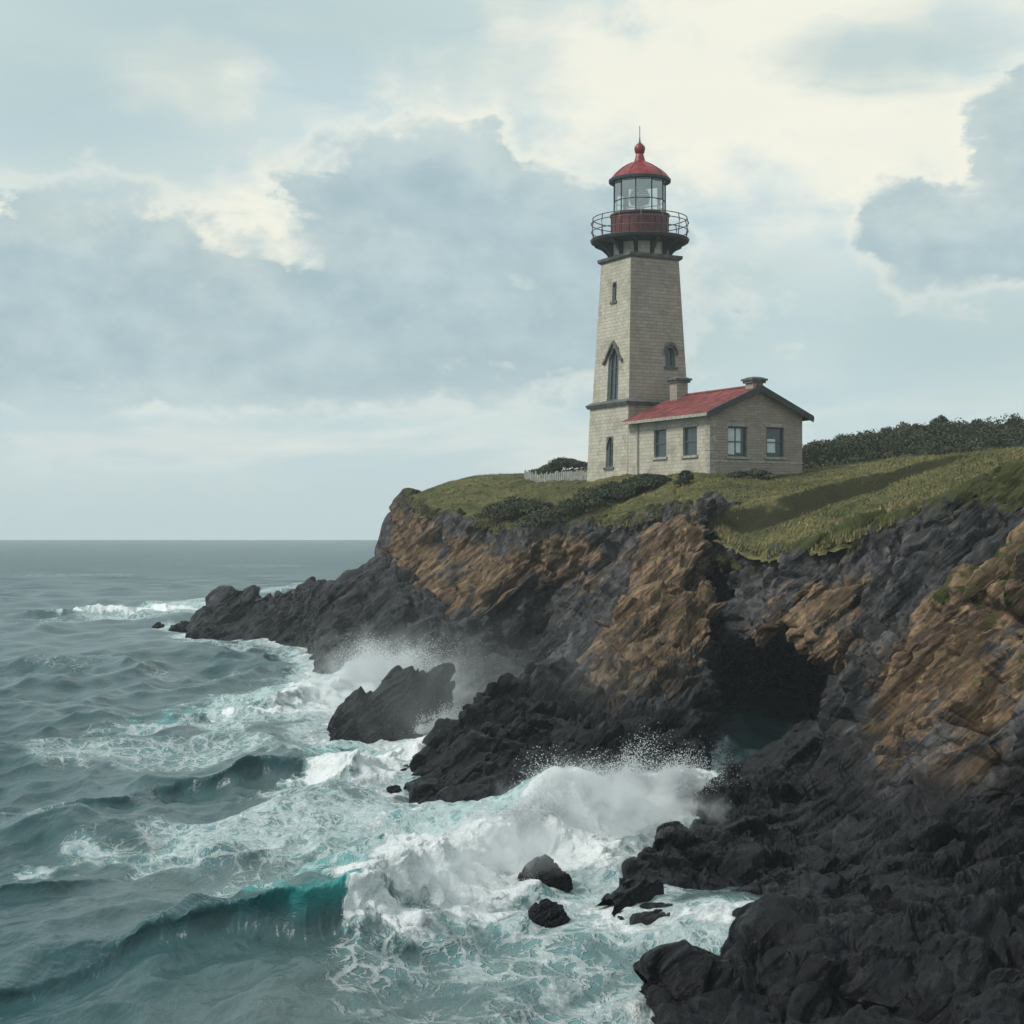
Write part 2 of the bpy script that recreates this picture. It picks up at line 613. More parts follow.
def rock_disp(p, s=1.0, amp=1.0, gully=0.6, beds=0.6, up=0.0, bold=0.0):
    """how far broken, bedded rock stands out of its mean face"""
    c, sn = math.cos(R(42)), math.sin(R(42))
    p = np.asarray(p, float)
    wp = p + np.stack([fbm(p * 0.3 / s + 3, 3), fbm(p * 0.3 / s + 31, 3), fbm(p * 0.3 / s + 57, 3)], 1) * 0.3 * s
    bx = wp[:, 0] * c + wp[:, 2] * sn               # along the bed
    bz = -wp[:, 0] * sn + wp[:, 2] * c + wp[:, 1] * 0.25
    big = ridged(wp * 0.13 / s, 3) - 0.6
    # upright joints and gullies
    gq = np.stack([wp[:, 0] * 0.36, wp[:, 1] * 0.36, wp[:, 2] * 0.07], 1) / s
    gul = ridged(gq, 3, 0.5) - 0.62
    f1, f2, idv, tl = voronoi(np.stack([wp[:, 0] * 0.55, wp[:, 1] * 0.55, wp[:, 2] * 0.17], 1) / s + 40)
    col = (idv - 0.5) * 0.55 + tl * 0.8 - 0.3 * np.exp(-(f2 - f1) / 0.08)
    # joint blocks: each one steps its beds a little differently
    q = np.stack([bx * 0.20, wp[:, 1] * 0.36, bz * 0.5], 1) / s
    f1, f2, idv, tl = voronoi(q)
    blocks = (idv - 0.5) * 0.8 + tl * 1.1 - 0.45 * np.exp(-(f2 - f1) / 0.05)
    g1, g2, idw, tw = voronoi(q * 2.7 + 9.1)
    small = (idw - 0.5) * 0.34 + tw * 0.55 - 0.22 * np.exp(-(g2 - g1) / 0.06)
    g1, g2, idx_, tx = voronoi(q * 7.3 + 3.3)
    tiny = (idx_ - 0.5) * 0.12 + tx * 0.22
    rib = ridged(np.stack([bx * 0.09, wp[:, 1] * 0.22, bz * 0.55], 1) / s + 4, 3) - 0.6
    l1 = ledge(bz / (0.95 * s) + idv * 1.3 + 0.25 * fbm(p * 0.5 / s, 2), 2.6)
    l2 = ledge(bz / (0.30 * s) + idw * 1.7 + 0.25 * fbm(p * 1.1 / s, 2), 2.2, 91)
    msk = sstep(fbm(wp * 0.4 / s + 77, 2), -0.45, 0.35)
    fine = (ridged(wp * 2.3 / s, 3, 0.6) - .6) * 0.10 + fbm(wp * 7.0 / s, 3) * 0.03
    return amp * s * (0.10 + big * 1.0 + gully * (1 - up) * (gul * 1.1 + col * .8) + beds * (rib * 0.8 + msk * (l1 * 0.46 + l2 * 0.06))
                      + (blocks * (1 + .7 * bold) + (small * 1.2 + tiny) * (1 - .45 * bold)) * (0.6 + 0.3 * beds) + fine)


def loft(name, stations, attr, step, s=1.0, amp=1.0, ampf=None, mat=None, seed=0.0, gully=0.6, beds=0.6, ext=None, bold=0.0):
    if ext:                                            # carry the coast on past the picture edge
        stations = stations + [[np.asarray(q) + np.array(e) for q in stations[-1]] for e in ext]
        attr = attr + [attr[-1]] * len(ext)
    C = np.array(stations, float)                     # (ns, nr, 3)
    A = np.array(attr, float)                         # (ns, nr, 3)  tan, dark, vegetation
    tu, tv = params(C, 0, step, len(ext) if ext else 0), params(C, 1, step)
    G = hermite(C, tu)
    G = hermite(G.transpose(1, 0, 2), tv).transpose(1, 0, 2)
    # attributes: linear
    def linr(B, t):
        i = np.clip(np.floor(t).astype(int), 0, len(B) - 2)
        f = (t - i).reshape((-1,) + (1,) * (B.ndim - 1))
        return B[i] * (1 - f) + B[i + 1] * f
    AG = linr(linr(A, tu).transpose(1, 0, 2), tv).transpose(1, 0, 2)
    du = np.gradient(G, axis=0)
    dv = np.gradient(G, axis=1)
    N = np.cross(du, dv)
    N /= np.linalg.norm(N, axis=2)[:, :, None] + 1e-9
    for _ in range(8):                                # soften the normals
        N[1:-1] = (N[:-2] + N[1:-1] * 2 + N[2:]) / 4
        N[:, 1:-1] = (N[:, :-2] + N[:, 1:-1] * 2 + N[:, 2:]) / 4
    N /= np.linalg.norm(N, axis=2)[:, :, None] + 1e-9
    nu, nv = G.shape[:2]
    p = G.reshape(-1, 3)
    d = rock_disp(p + seed, s, amp, gully, beds, np.clip(N[:, :, 2].reshape(-1), 0, 1) ** 1.5, bold)
    if ampf is not None:
        d = d * ampf(p)
    d = d.reshape(nu, nv)
    for _ in range(1):                                # keep steps from combing along the net
        d[1:-1] = d[:-2] * .25 + d[1:-1] * .5 + d[2:] * .25
        d[:, 1:-1] = d[:, :-2] * .25 + d[:, 1:-1] * .5 + d[:, 2:] * .25
    d = d.reshape(-1)
    V = p + N.reshape(-1, 3) * d[:, None]
    o = mesh_np(name, V, grid_faces(nu, nv), mat or ROCK, smooth=False, attrs={'rock': AG.reshape(-1, 3)})
    o['kind'] = 'structure'
    return o, V.reshape(nu, nv, 3)


def fl(p, d):
    """flip helper: keep list order"""
    return p


# far reef: the long dark rock foot that runs left from the headland
ridge = [(186, 629, 131), (205, 602, 130), (226, 586, 131), (250, 590, 128), (270, 598, 124), (292, 588, 117), (312, 583, 112), (336, 578, 108), (362, 571, 106), (386, 560, 107), (425, 590, 102), (480, 625, 96), (535, 668, 91)]
foot = [(188, 635), (205, 637), (240, 638), (268, 641), (290, 644), (306, 652), (311, 662), (322, 670), (352, 671), (395, 692), (440, 706), (490, 715), (545, 722)]
st, at = [], []
for (rx, ry, rY), (fx, fy) in zip(ridge, foot):
    r, f = P(rx, ry, rY), W(fx, fy)
    b = r + np.array((-1.0, 9.0, 0))
    b[2] = -1.5
    m1 = r * 0.66 + f * 0.34 + np.array((0, 0.3, 0.5)) * min(1, r[2] / 3)
    m2 = r * 0.33 + f * 0.67 + np.array((0, 0.2, 0.3)) * min(1, r[2] / 3)
    u = f + np.array((0, -2.0, -1.6))
    st.append([u, f, m2, m1, r, b])
    at.append([(0, 1, 0), (0, 1, 0), (0, .9, 0), (0.0, .62, 0), (0.12, .35, 0), (0, .7, 0)])
LOWF = lambda p: np.clip(.4 + .3 * p[:, 2], .4, 1)
loft('reef', st, at, 0.17, 1.1, 0.6, LOWF, gully=.3, beds=.7)

# headland cliff under the lighthouse
hc = [  # edge, upper, mid, low, foot
    [(414, 497, 128), (404, 535, 130), (395, 575, 131), (385, 600, 129), (380, 640, 124)],
    [(406, 500, 117), (394, 527, 117), (388, 552, 115), (384, 585, 112), (378, 655, 104)],
    [(422, 509, 109), (412, 538, 107), (402, 575, 104), (394, 625, 98), (392, 688, 86)],
    [(462, 521, 102), (455, 548, 100.5), (446, 590, 98), (430, 640, 92), (425, 692, 83)],
    [(505, 526, 97), (500, 550, 95), (492, 580, 93.5), (470, 635, 91), (465, 695, 82)],
    [(548, 527, 92), (545, 552, 91), (538, 590, 92), (525, 640, 92), (520, 700, 80)],
    [(596, 525, 88.5), (592, 556, 87), (586, 600, 86.5), (560, 650, 84), (545, 705, 76)],
    [(640, 518, 84.5), (632, 552, 83), (620, 595, 80.5), (585, 650, 76), (560, 712, 71)],
    [(685, 508, 80), (680, 545, 79), (672, 590, 77), (655, 650, 74), (640, 715, 70)],
    [(735, 512, 79), (735, 545, 78.5), (730, 590, 78), (728, 650, 76), (726, 730, 72)],
]
ta = [
    [(.3, .1, .4), (.6, .1, 0), (.2, .7, 0), (0, 1, 0), (0, 1, 0)],
    [(.3, .05, .45), (.85, .0, 0), (.6, .2, 0), (0, .7, 0), (0, 1, 0)],
    [(.3, .05, .4), (.9, .0, 0), (.85, .1, 0), (.1, .7, 0), (0, 1, 0)],
    [(.1, .05, .4), (.75, .0, 0), (.65, .1, 0), (.6, .25, 0), (0, 1, 0)],
    [(.05, .05, .4), (.6, .0, 0), (.85, .05, 0), (.15, .65, 0), (0, 1, 0)],
    [(.0, .05, .35), (.8, .0, 0), (.5, .25, 0), (.0, .75, 0), (0, 1, 0)],
    [(.0, .05, .3), (.75, .0, 0), (.3, .15, 0), (.0, .45, 0), (0, 1, 0)],
    [(.0, .05, .3), (.4, .0, 0), (.1, .15, 0), (.0, .5, 0), (0, 1, 0)],
    [(.1, .1, .3), (.3, .2, 0), (.2, .4, 0), (.0, .8, 0), (0, 1, 0)],
    [(.0, .4, .2), (.0, .6, 0), (.0, .8, 0), (.0, 1, 0), (0, 1, 0)],
]
st, at = [], []
for row, ar in zip(hc, ta):
    pts = [P(*q) for q in row]
    pts[0] = pts[0] + np.array((0, 0, .12))
    top = pts[0] + np.array((1.2, 3.0, -0.25))
    und = pts[-1] + np.array((0, -1.5, -3.0))
    st.append([und] + pts[::-1] + [top])
    at.append([(0, 1, 0)] + ar[::-1] + [(0, 0, 1)])
HEAD_EDGE = [P(*r[0]) for r in hc]
loft('headland_cliff', st, at, 0.12, 1.15, 0.72, gully=1.0, beds=.45)

# the tan buttress that steps out into the surf
bt = [  # ridge, upper, mid, low, foot(px,py at sea)
    ((388, 777, 53.0), (392, 780, 52.4), (398, 784, 51.6), (404, 786, 51.0), (408, 789)),
    ((412, 757, 53.6), (420, 768, 52.2), (428, 780, 50.5), (432, 790, 49.3), (434, 797)),
    ((440, 728, 54.8), (446, 745, 52.8), (450, 768, 50.4), (452, 787, 48.9), (454, 803)),
    ((470, 690, 57.4), (478, 715, 54.2), (486, 748, 51.0), (492, 778, 48.9), (496, 804)),
    ((512, 670, 60.0), (522, 700, 56.0), (532, 738, 52.0), (538, 772, 49.4), (542, 802)),
    ((562, 662, 62.5), (575, 696, 57.5), (584, 735, 53.2), (588, 770, 50.0), (590, 797)),
    ((594, 640, 65.5), (608, 672, 60.5), (622, 716, 55.2), (630, 760, 51.6), (632, 792)),
    ((620, 598, 69.0), (640, 640, 63.0), (655, 690, 57.8), (664, 745, 53.4), (668, 786)),
    ((650, 552, 72.0), (675, 605, 66.0), (690, 665, 60.0), (696, 728, 55.4), (697, 779)),
    ((684, 512, 75.5), (703, 572, 69.5), (713, 640, 63.0), (708, 712, 58.0), (704, 772)),
    ((703, 503, 77.5), (716, 560, 73.5), (720, 635, 67.0), (714, 706, 62.0), (708, 764)),
    ((716, 506, 80.0), (724, 560, 78.0), (724, 635, 74.0), (718, 706, 69.0), (712, 757)),
]
ba = [
    [(0, 1, 0)] * 5, [(0, 1, 0)] * 5, [(0, 1, 0)] * 5,
    [(0, .85, 0), (0, .95, 0), (0, 1, 0), (0, 1, 0), (0, 1, 0)],
    [(.1, .7, 0), (0, .85, 0), (0, 1, 0), (0, 1, 0), (0, 1, 0)],
    [(.45, .3, 0), (.2, .65, 0), (0, 1, 0), (0, 1, 0), (0, 1, 0)],
    [(.8, .05, 0), (.8, .15, 0), (.1, .7, 0), (0, 1, 0), (0, 1, 0)],
    [(.8, .0, .25), (.9, .0, .1), (.4, .45, 0), (0, .9, 0), (0, 1, 0)],
    [(.8, .0, .2), (.85, .0, .3), (.5, .3, 0), (0, .75, 0), (0, 1, 0)],
    [(.5, .0, .25), (.8, .0, 0), (.55, .3, 0), (0, .75, 0), (0, 1, 0)],
    [(.4, .1, .3), (.5, .4, 0), (.3, .6, 0), (0, 1, 0), (0, 1, 0)],
    [(.1, .4, .2), (0, .9, 0), (0, 1, 0), (0, 1, 0), (0, 1, 0)],
]
st, at = [], []
for row, ar in zip(bt, ba):
    pts = [P(*q) for q in row[:4]] + [W(*row[4])]
    back = pts[0] + np.array((-2.2, 5.0, 0))
    back[2] = -1.5 if pts[0][2] < 6 else pts[0][2] * 0.4
    und = pts[-1] + np.array((0.2, -1.2, -2.0))
    st.append([und] + pts[::-1] + [back])
    at.append([(0, 1, 0)] + ar[::-1] + [(0, .9, 0)])
loft('buttress', st, at, 0.075, 0.95, 0.68, LOWF, gully=.6, beds=1.0)

# cove cliff with the sea cave
cv = [  # edge, face, lip, inner roof, back, foot
    [(712, 535, 80), (712, 590, 76), (714, 640, 74), (716, 680, 74), (718, 715, 75), (718, 748, 66)],
    [(728, 556, 71), (728, 600, 69), (728, 645, 68), (730, 680, 71), (733, 715, 74), (734, 745, 66)],
    [(748, 559, 66.5), (748, 600, 65), (746, 642, 64), (748, 668, 71), (752, 706, 76), (752, 738, 70)],
    [(782, 552, 64), (780, 588, 62.8), (776, 634, 61.6), (778, 660, 70), (780, 700, 77), (780, 738, 72)],
    [(822, 543, 62), (819, 584, 60.8), (812, 648, 59.5), (812, 668, 68), (808, 705, 75), (805, 738, 71)],
    [(860, 533, 60.5), (855, 578, 59), (842, 665, 57), (835, 700, 58.5), (832, 715, 60), (830, 738, 60)],
    [(900, 519, 59), (892, 566, 57.3), (872, 640, 54.5), (860, 680, 53), (852, 715, 52.5), (848, 750, 52)],
    [(940, 500, 57.5), (930, 548, 55.6), (908, 615, 52), (890, 660, 50), (880, 700, 49), (875, 750, 49)],
    [(982, 484, 56), (970, 530, 54), (946, 590, 50.5), (930, 640, 48.5), (920, 690, 47.5), (915, 750, 47)],
    [(1026, 469, 54.5), (1012, 508, 52.5), (990, 555, 49.5), (975, 610, 47.5), (965, 680, 46.5), (960, 750, 46)],
    [(1090, 452, 52.5), (1078, 495, 50.5), (1060, 530, 48), (1040, 590, 46.5), (1030, 670, 45.5), (1025, 750, 45)],
    [(1200, 430, 50), (1190, 475, 48), (1175, 520, 46), (1160, 580, 44.5), (1150, 660, 44), (1145, 750, 44)],
]
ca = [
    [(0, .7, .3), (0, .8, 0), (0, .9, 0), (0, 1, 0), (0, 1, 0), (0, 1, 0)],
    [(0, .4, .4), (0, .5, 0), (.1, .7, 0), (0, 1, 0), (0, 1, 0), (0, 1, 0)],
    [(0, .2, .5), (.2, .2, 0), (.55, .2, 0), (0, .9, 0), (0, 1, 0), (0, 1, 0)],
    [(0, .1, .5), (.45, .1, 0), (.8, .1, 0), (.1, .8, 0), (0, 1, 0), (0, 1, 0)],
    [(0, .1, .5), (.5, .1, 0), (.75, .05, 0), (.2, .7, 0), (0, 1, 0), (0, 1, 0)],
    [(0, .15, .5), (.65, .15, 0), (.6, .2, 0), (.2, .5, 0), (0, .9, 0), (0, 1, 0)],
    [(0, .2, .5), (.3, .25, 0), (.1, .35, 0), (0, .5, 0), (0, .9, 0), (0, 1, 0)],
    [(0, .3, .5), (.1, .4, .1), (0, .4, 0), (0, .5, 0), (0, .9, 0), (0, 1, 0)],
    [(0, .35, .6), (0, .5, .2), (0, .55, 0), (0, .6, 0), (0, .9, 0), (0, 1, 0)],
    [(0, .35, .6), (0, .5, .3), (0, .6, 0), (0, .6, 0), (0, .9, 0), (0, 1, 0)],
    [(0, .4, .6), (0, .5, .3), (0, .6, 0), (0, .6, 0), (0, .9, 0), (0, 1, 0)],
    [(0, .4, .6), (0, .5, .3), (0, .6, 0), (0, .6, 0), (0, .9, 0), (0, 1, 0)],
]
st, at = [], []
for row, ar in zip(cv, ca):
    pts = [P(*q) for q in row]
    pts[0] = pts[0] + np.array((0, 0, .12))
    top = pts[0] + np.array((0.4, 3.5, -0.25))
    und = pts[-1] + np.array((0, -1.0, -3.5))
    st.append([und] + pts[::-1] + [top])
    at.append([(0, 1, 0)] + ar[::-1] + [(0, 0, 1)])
COVE_EDGE = [P(*r[0]) for r in cv]
loft('cove_cliff', st, at, 0.085, 0.9, 0.72, gully=1.0, beds=.5, ext=[(8, .5, .3), (22, 2, .5), (42, 6, .5)])
BACK = [np.array(q) for q in [HEAD_EDGE[0], (-10.5, 140, 9.5), (-8, 158, 8.5), (12, 176, 8), (50, 172, 9), (96, 160, 12), (84, 105, 13), (62, 58, 11)]]
st, at = [], []
for i, q in enumerate(BACK):
    o_ = np.array([(-1, .1), (-1, 0), (-.8, .6), (-.2, 1), (0, 1), (.8, .6), (1, -.2), (1, -.5)][i])
    st.append([np.array((q[0] + o_[0] * k, q[1] + o_[1] * k, z)) for k, z in ((4.5, -3), (3, .3), (1.6, q[2] * .5), (.2, q[2] + .1), (-3, q[2] - .3))])
    at.append([(0, 1, 0), (0, 1, 0), (0, .3, 0), (0, 0, .2), (0, 0, 1)])
st, at = st[::-1], at[::-1]
loft('headland_cliff', st, at, 0.6, 1.2, 0.6)

# near spur on the right
sp = [  # back foot (sea), ridge, upper, mid, low, foot (sea)
    ((600, 906), (606, 892, 34.0), (610, 900, 33.8), (612, 913, 33.5), (616, 917, 33.3), (620, 922)),
    ((622, 888), (634, 862, 36.0), (642, 880, 35.2), (648, 900, 34.3), (654, 913, 33.4), (658, 927)),
    ((645, 866), (658, 840, 38.2), (670, 862, 36.6), (682, 890, 35.0), (690, 910, 33.6), (696, 931)),
    ((684, 836), (697, 805, 42.0), (712, 842, 39.0), (724, 878, 36.2), (730, 908, 33.9), (734, 935)),
    ((694, 806), (718, 782, 46.5), (745, 820, 41.5), (764, 866, 37.2), (772, 896, 34.2), (776, 940)),
    ((738, 766), (760, 748, 53.0), (788, 790, 45.5), (808, 850, 38.8), (816, 888, 34.6), (820, 948)),
    ((790, 760), (812, 705, 51.5), (840, 745, 45.5), (858, 820, 40.0), (866, 868, 35.8), (872, 958)),
    ((850, 755), (846, 672, 49.8), (866, 706, 45.0), (890, 782, 41.2), (904, 850, 36.2), (916, 966)),
    ((900, 750), (886, 634, 48.4), (908, 672, 44.0), (938, 772, 39.6), (950, 832, 36.8), (962, 972)),
    ((950, 750), (934, 600, 47.0), (962, 655, 41.8), (990, 778, 37.4), (1000, 828, 36.0), (1012, 980)),
    ((1000, 750), (980, 560, 46.0), (1016, 650, 39.8), (1044, 780, 35.4), (1052, 832, 34.2), (1066, 985)),
    ((1060, 750), (1034, 522, 45.0), (1080, 640, 38.0), (1106, 775, 33.6), (1115, 838, 32.2), (1130, 1000)),
    ((1150, 750), (1130, 480, 43.5), (1180, 620, 36.0), (1200, 770, 31.5), (1210, 838, 30.2), (1220, 1010)),
]
sa = [
    [(0, 1, 0)] * 6, [(0, 1, 0)] * 6, [(0, 1, 0)] * 6, [(0, 1, 0)] * 6,
    [(0, 1, 0), (0, .95, 0), (0, 1, 0), (0, 1, 0), (0, 1, 0), (0, 1, 0)],
    [(0, 1, 0), (0, .8, 0), (0, .95, 0), (0, 1, 0), (0, 1, 0), (0, 1, 0)],
    [(0, 1, 0), (.0, .6, 0), (.0, .75, 0), (0, 1, 0), (0, 1, 0), (0, 1, 0)],
    [(0, 1, 0), (.3, .4, 0), (.6, .2, 0), (.55, .35, 0), (0, 1, 0), (0, 1, 0)],
    [(0, 1, 0), (.4, .25, .1), (.75, .1, .1), (.6, .35, 0), (0, 1, 0), (0, 1, 0)],
    [(0, 1, 0), (.65, .1, .3), (.8, .0, .4), (.4, .55, 0), (0, 1, 0), (0, 1, 0)],
    [(0, 1, 0), (.75, .05, .4), (.7, .1, .45), (.15, .8, 0), (0, 1, 0), (0, 1, 0)],
    [(0, 1, 0), (.7, .0, .5), (.6, .3, .2), (.1, .9, 0), (0, 1, 0), (0, 1, 0)],
    [(0, 1, 0), (.6, .0, .5), (.8, .1, .2), (.3, .6, 0), (0, 1, 0), (0, 1, 0)],
]
st, at = [], []
for row, ar in zip(sp, sa):
    pts = [W(*row[0])] + [P(*q) for q in row[1:5]] + [W(*row[5], 0.85 if row[5][0] > 765 else 0.0)]
    back = pts[0] + np.array((-0.8, 1.5, -2.5))
    und = pts[-1] + np.array((0, -1.0, -2.0))
    st.append([und] + pts[::-1] + [back])
    at.append([(0, 1, 0)] + ar[::-1] + [(0, 1, 0)])
loft('rocky_spur', st, at, 0.055, 0.72, 0.8, LOWF, seed=31.7, bold=.7, gully=.5, beds=1.0, ext=[(8, -.5, .3), (22, -1, .3), (40, 0, .3)])

# low shelf of broken rock in the foreground
sh = [
    ((648, 985, 28.0), (650, 1000, 27.4), (655, 1025, 26.2), (655, 1050)),
    ((668, 966, 28.1), (668, 990, 27.0), (668, 1030, 25.4), (665, 1080)),
    ((700, 960, 28.0), (702, 990, 26.6), (704, 1030, 25.0), (705, 1100)),
    ((736, 948, 28.6), (740, 985, 26.6), (745, 1030, 24.6), (748, 1110)),
    ((758, 928, 29.4), (775, 970, 26.8), (785, 1030, 24.4), (790, 1120)),
    ((810, 938, 29.0), (820, 975, 26.6), (830, 1030, 24.2), (835, 1130)),
    ((870, 958, 28.4), (880, 990, 26.2), (890, 1035, 24.0), (895, 1140)),
    ((935, 950, 28.2), (945, 985, 26.0), (955, 1030, 23.8), (960, 1150)),
    ((1000, 945, 28.0), (1010, 975, 25.8), (1020, 1025, 23.5), (1030, 1160)),
    ((1080, 935, 27.6), (1090, 970, 25.4), (1100, 1020, 23.2), (1110, 1170)),
    ((1180, 920, 27.0), (1190, 960, 25.0), (1200, 1010, 23.0), (1210, 1180)),
]
st, at = [], []
for row in sh:
    pts = [P(*q) for q in row[:3]] + [W(*row[3])]
    back = pts[0] + np.array((0, 2.6, -2.2 if row[0][0] < 750 else -0.35))
    und = pts[-1] + np.array((0, -1.0, -2.0))
    st.append([und] + pts[::-1] + [back])
    at.append([(0, 1, 0)] * 6)
loft('rock_shelf', st, at, 0.055, 0.5, 0.95, seed=77.1, bold=1.0, gully=.2, beds=.5, ext=[(8, -.5, .1), (22, -1, .1), (40, 0, .1)])

# ------------------------------------------------------------------ grassy top
edge = [np.array((e[0], e[1])) for e in HEAD_EDGE[:9]] + [P(706, 505, 78)[:2], P(716, 515, 79)[:2]] + [e[:2] for e in COVE_EDGE[1:]]
poly = np.array(edge + [np.array((60, 55)), np.array((95, 160)), np.array((10, 175)), np.array((-9, 150))])
ctrl = [tuple(e) for e in HEAD_EDGE[:9]] + [tuple(P(706, 503, 78))]
SCARP = [P(700, 503, 78), P(722, 507, 78.5), (*P(760, 501, 79),), P(800, 490, 79.5), P(830, 480, 80), P(870, 472, 80), P(900, 466, 80), P(950, 456, 80), P(1010, 452, 80), P(1100, 445, 78)]
SCARP = np.array([np.array(q) for q in SCARP])
DROP = 1.9
low = [P(735, 556, 68.5), P(748, 559, 66.5), P(782, 552, 64), P(822, 543, 62), P(860, 533, 60.5), P(900, 519, 59), P(940, 500, 57.5), P(982, 484, 56), P(1026, 469, 54.5), P(1090, 452, 52.5), P(1200, 430, 50),
       P(760, 528, 75.5), P(800, 517, 75.5), P(830, 505, 76), P(870, 495, 76), P(900, 485, 76), P(960, 468, 76), P(1020, 458, 74), P(830, 525, 69), P(900, 500, 67), P(970, 474, 66)]
ctrl += [(q[0], q[1], q[2] + DROP) for q in low]
ctrl += [tuple(q) for q in SCARP]
ctrl += [tuple(P(*q)) for q in [(430, 489, 117), (470, 478, 119), (500, 475, 118), (530, 475, 116), (560, 474, 112), (590, 474, 106), (628, 474, 99.5), (640, 473, 103),
                                (670, 476, 93), (710, 477, 91), (760, 477, 92), (803, 473, 94.5), (560, 497, 102), (600, 500, 96), (640, 492, 92), (700, 490, 85), (760, 488, 86), (830, 474, 92), (880, 464, 92), (950, 455, 92),
                                (803, 470, 106), (870, 456, 108), (950, 450, 106), (1024, 450, 96), (1100, 440, 92), (500, 500, 108), (460, 497, 110)]]
ctrl += [(8.2, 103, 11.8), (12, 98, 11.7), (15, 99, 11.8), (18, 112, 13.2), (30, 118, 14.0), (45, 120, 14.5), (0, 130, 11.0), (-4, 135, 10.5), (30, 150, 12), (70, 120, 16), (60, 60, 14.5), (80, 150, 14), (5, 160, 9)]
CT = np.array(ctrl, float)


def tps_fit(XY, z, lam=0.4):
    n = len(XY)
    d = np.linalg.norm(XY[:, None] - XY[None], axis=2)
    K = np.where(d > 0, d * d * np.log(d + 1e-12), 0) + lam * np.eye(n)
    Pm = np.hstack([np.ones((n, 1)), XY])
    A = np.block([[K, Pm], [Pm.T, np.zeros((3, 3))]])
    return np.linalg.solve(A, np.concatenate([z, np.zeros(3)]))


TW = tps_fit(CT[:, :2], CT[:, 2])


def polyline_dist(q, pl, closed=False):
    """distance to a polyline, and side (cross product sign of the nearest segment)"""
    best = np.full(len(q), 1e9)
    side = np.zeros(len(q))
    n = len(pl)
    for i in range(n if closed else n - 1):
        a, b = pl[i], pl[(i + 1) % n]
        ab = b - a
        t = np.clip(((q - a) @ ab) / (ab @ ab), 0, 1)
        d = np.linalg.norm(q - (a + t[:, None] * ab), axis=1)
        s = ab[0] * (q[:, 1] - a[1]) - ab[1] * (q[:, 0] - a[0])
        near = d < best
        best = np.where(near, d, best)
        side = np.where(near, s, side)
    return best, side


def inside(q, pl):
    c = np.zeros(len(q), bool)
    n = len(pl)
    for i in range(n):
        a, b = pl[i], pl[(i + 1) % n]
        cond = (a[1] > q[:, 1]) != (b[1] > q[:, 1])
        xi = (b[0] - a[0]) * (q[:, 1] - a[1]) / (b[1] - a[1] + 1e-12) + a[0]
        c ^= cond & (q[:, 0] < xi)
    return c


def ground(q, rough=True):
    """height of the grassy top, and distance outside its edge"""
    q = np.asarray(q, float)
    out = np.zeros(len(q))
    for i0 in range(0, len(q), 40000):
        b = q[i0:i0 + 40000]
        d = np.linalg.norm(b[:, None] - CT[None, :, :2], axis=2)
        out[i0:i0 + 40000] = np.where(d > 0, d * d * np.log(d + 1e-12), 0) @ TW[:-3] + TW[-3] + b @ TW[-2:]
    z = out
    p3 = np.stack([q[:, 0], q[:, 1], np.zeros(len(q))], 1)
    sd, ss_ = polyline_dist(q, SCARP[:, :2])
    sdist = np.where(ss_ > 0, sd, -sd) + 0.45 * fbm(p3 * 0.3, 4)
    fade = sstep(q[:, 0], 7.0, 11.0)
    z = z - DROP * fade * (1 - sstep(sdist, -1.7, 0.1))
    if rough:
        z = z + 0.16 * fbm(p3 * 0.22 + 5, 4) + 0.05 * fbm(p3 * 1.4 + 9, 3) + 0.05 * np.abs(fbm(p3 * 0.8 + 2, 3))
    dd, _ = polyline_dist(q, poly, True)
    dd = np.where(inside(q, poly), -dd, dd)
    return z, dd


gx = np.arange(-12, 62, 0.24)
gy = np.arange(47, 158, 0.24)
QX, QY = np.meshgrid(gx, gy, indexing='ij')
q = np.stack([QX.ravel(), QY.ravel()], 1)
gz, gd = ground(q)
e3 = np.stack([q[:, 0], q[:, 1], gz], 1)
dn_ = gd + 0.55 * fbm(e3 * 0.45, 4) + 0.3 * fbm(e3 * 1.5 + 4, 3)
lip = np.clip(dn_ + 0.5, 0, None)
gz2 = gz - lip * 0.55
GV = np.stack([q[:, 0], q[:, 1], gz2], 1)
keep = dn_ < 0.35
FQ = grid_faces(len(gx), len(gy))
FQ = FQ[keep[FQ].all(axis=1)]
used = np.zeros(len(GV), bool)
used[FQ.ravel()] = True
remap = np.cumsum(used) - 1
FQ = remap[FQ][:, ::-1]
GV = GV[used]

m, t, p = material('cliff_top_turf')
g = t.n('ShaderNodeTexCoord').outputs['Object']
geo = t.n('ShaderNodeNewGeometry')
sepn = t.n('ShaderNodeSeparateXYZ')
t.set(sepn.inputs[0], geo.outputs['Normal'])
nb, nm, nf = t.noise(g, 0.16, 6, 0.6, 0.5), t.noise(g, 0.9, 7, 0.62, 0.3), t.noise(g, 8.0, 6, 0.65)
gr = t.mix(t.ss(t.m('ADD', t.m('MULTIPLY', nb, 0.6), t.m('MULTIPLY', nm, 0.4)), 0.36, 0.64), (0.075, 0.082, 0.03, 1), (0.22, 0.195, 0.085, 1))
np_ = t.noise(g, 0.4, 8, 0.68, 1.0)
gr = t.mix(t.m('MULTIPLY', t.ss(np_, 0.5, 0.68), 0.7), gr, (0.032, 0.042, 0.016, 1))
gr = t.mix(t.m('MULTIPLY', t.ss(np_, 0.42, 0.3), 0.5), gr, (0.24, 0.195, 0.10, 1))
gr = t.mix(t.ss(nf, 0.35, 0.75), gr, (0.03, 0.037, 0.012, 1))
shaded_soil = t.mix(nm, (0.018, 0.022, 0.010, 1), (0.052, 0.050, 0.024, 1))  # dark earth, with the scarp's shade put into its colour
steep = t.ss(t.m('ADD', sepn.outputs[2], t.m('MULTIPLY', t.m('SUBTRACT', nm, 0.5), 0.35)), 0.74, 0.9)
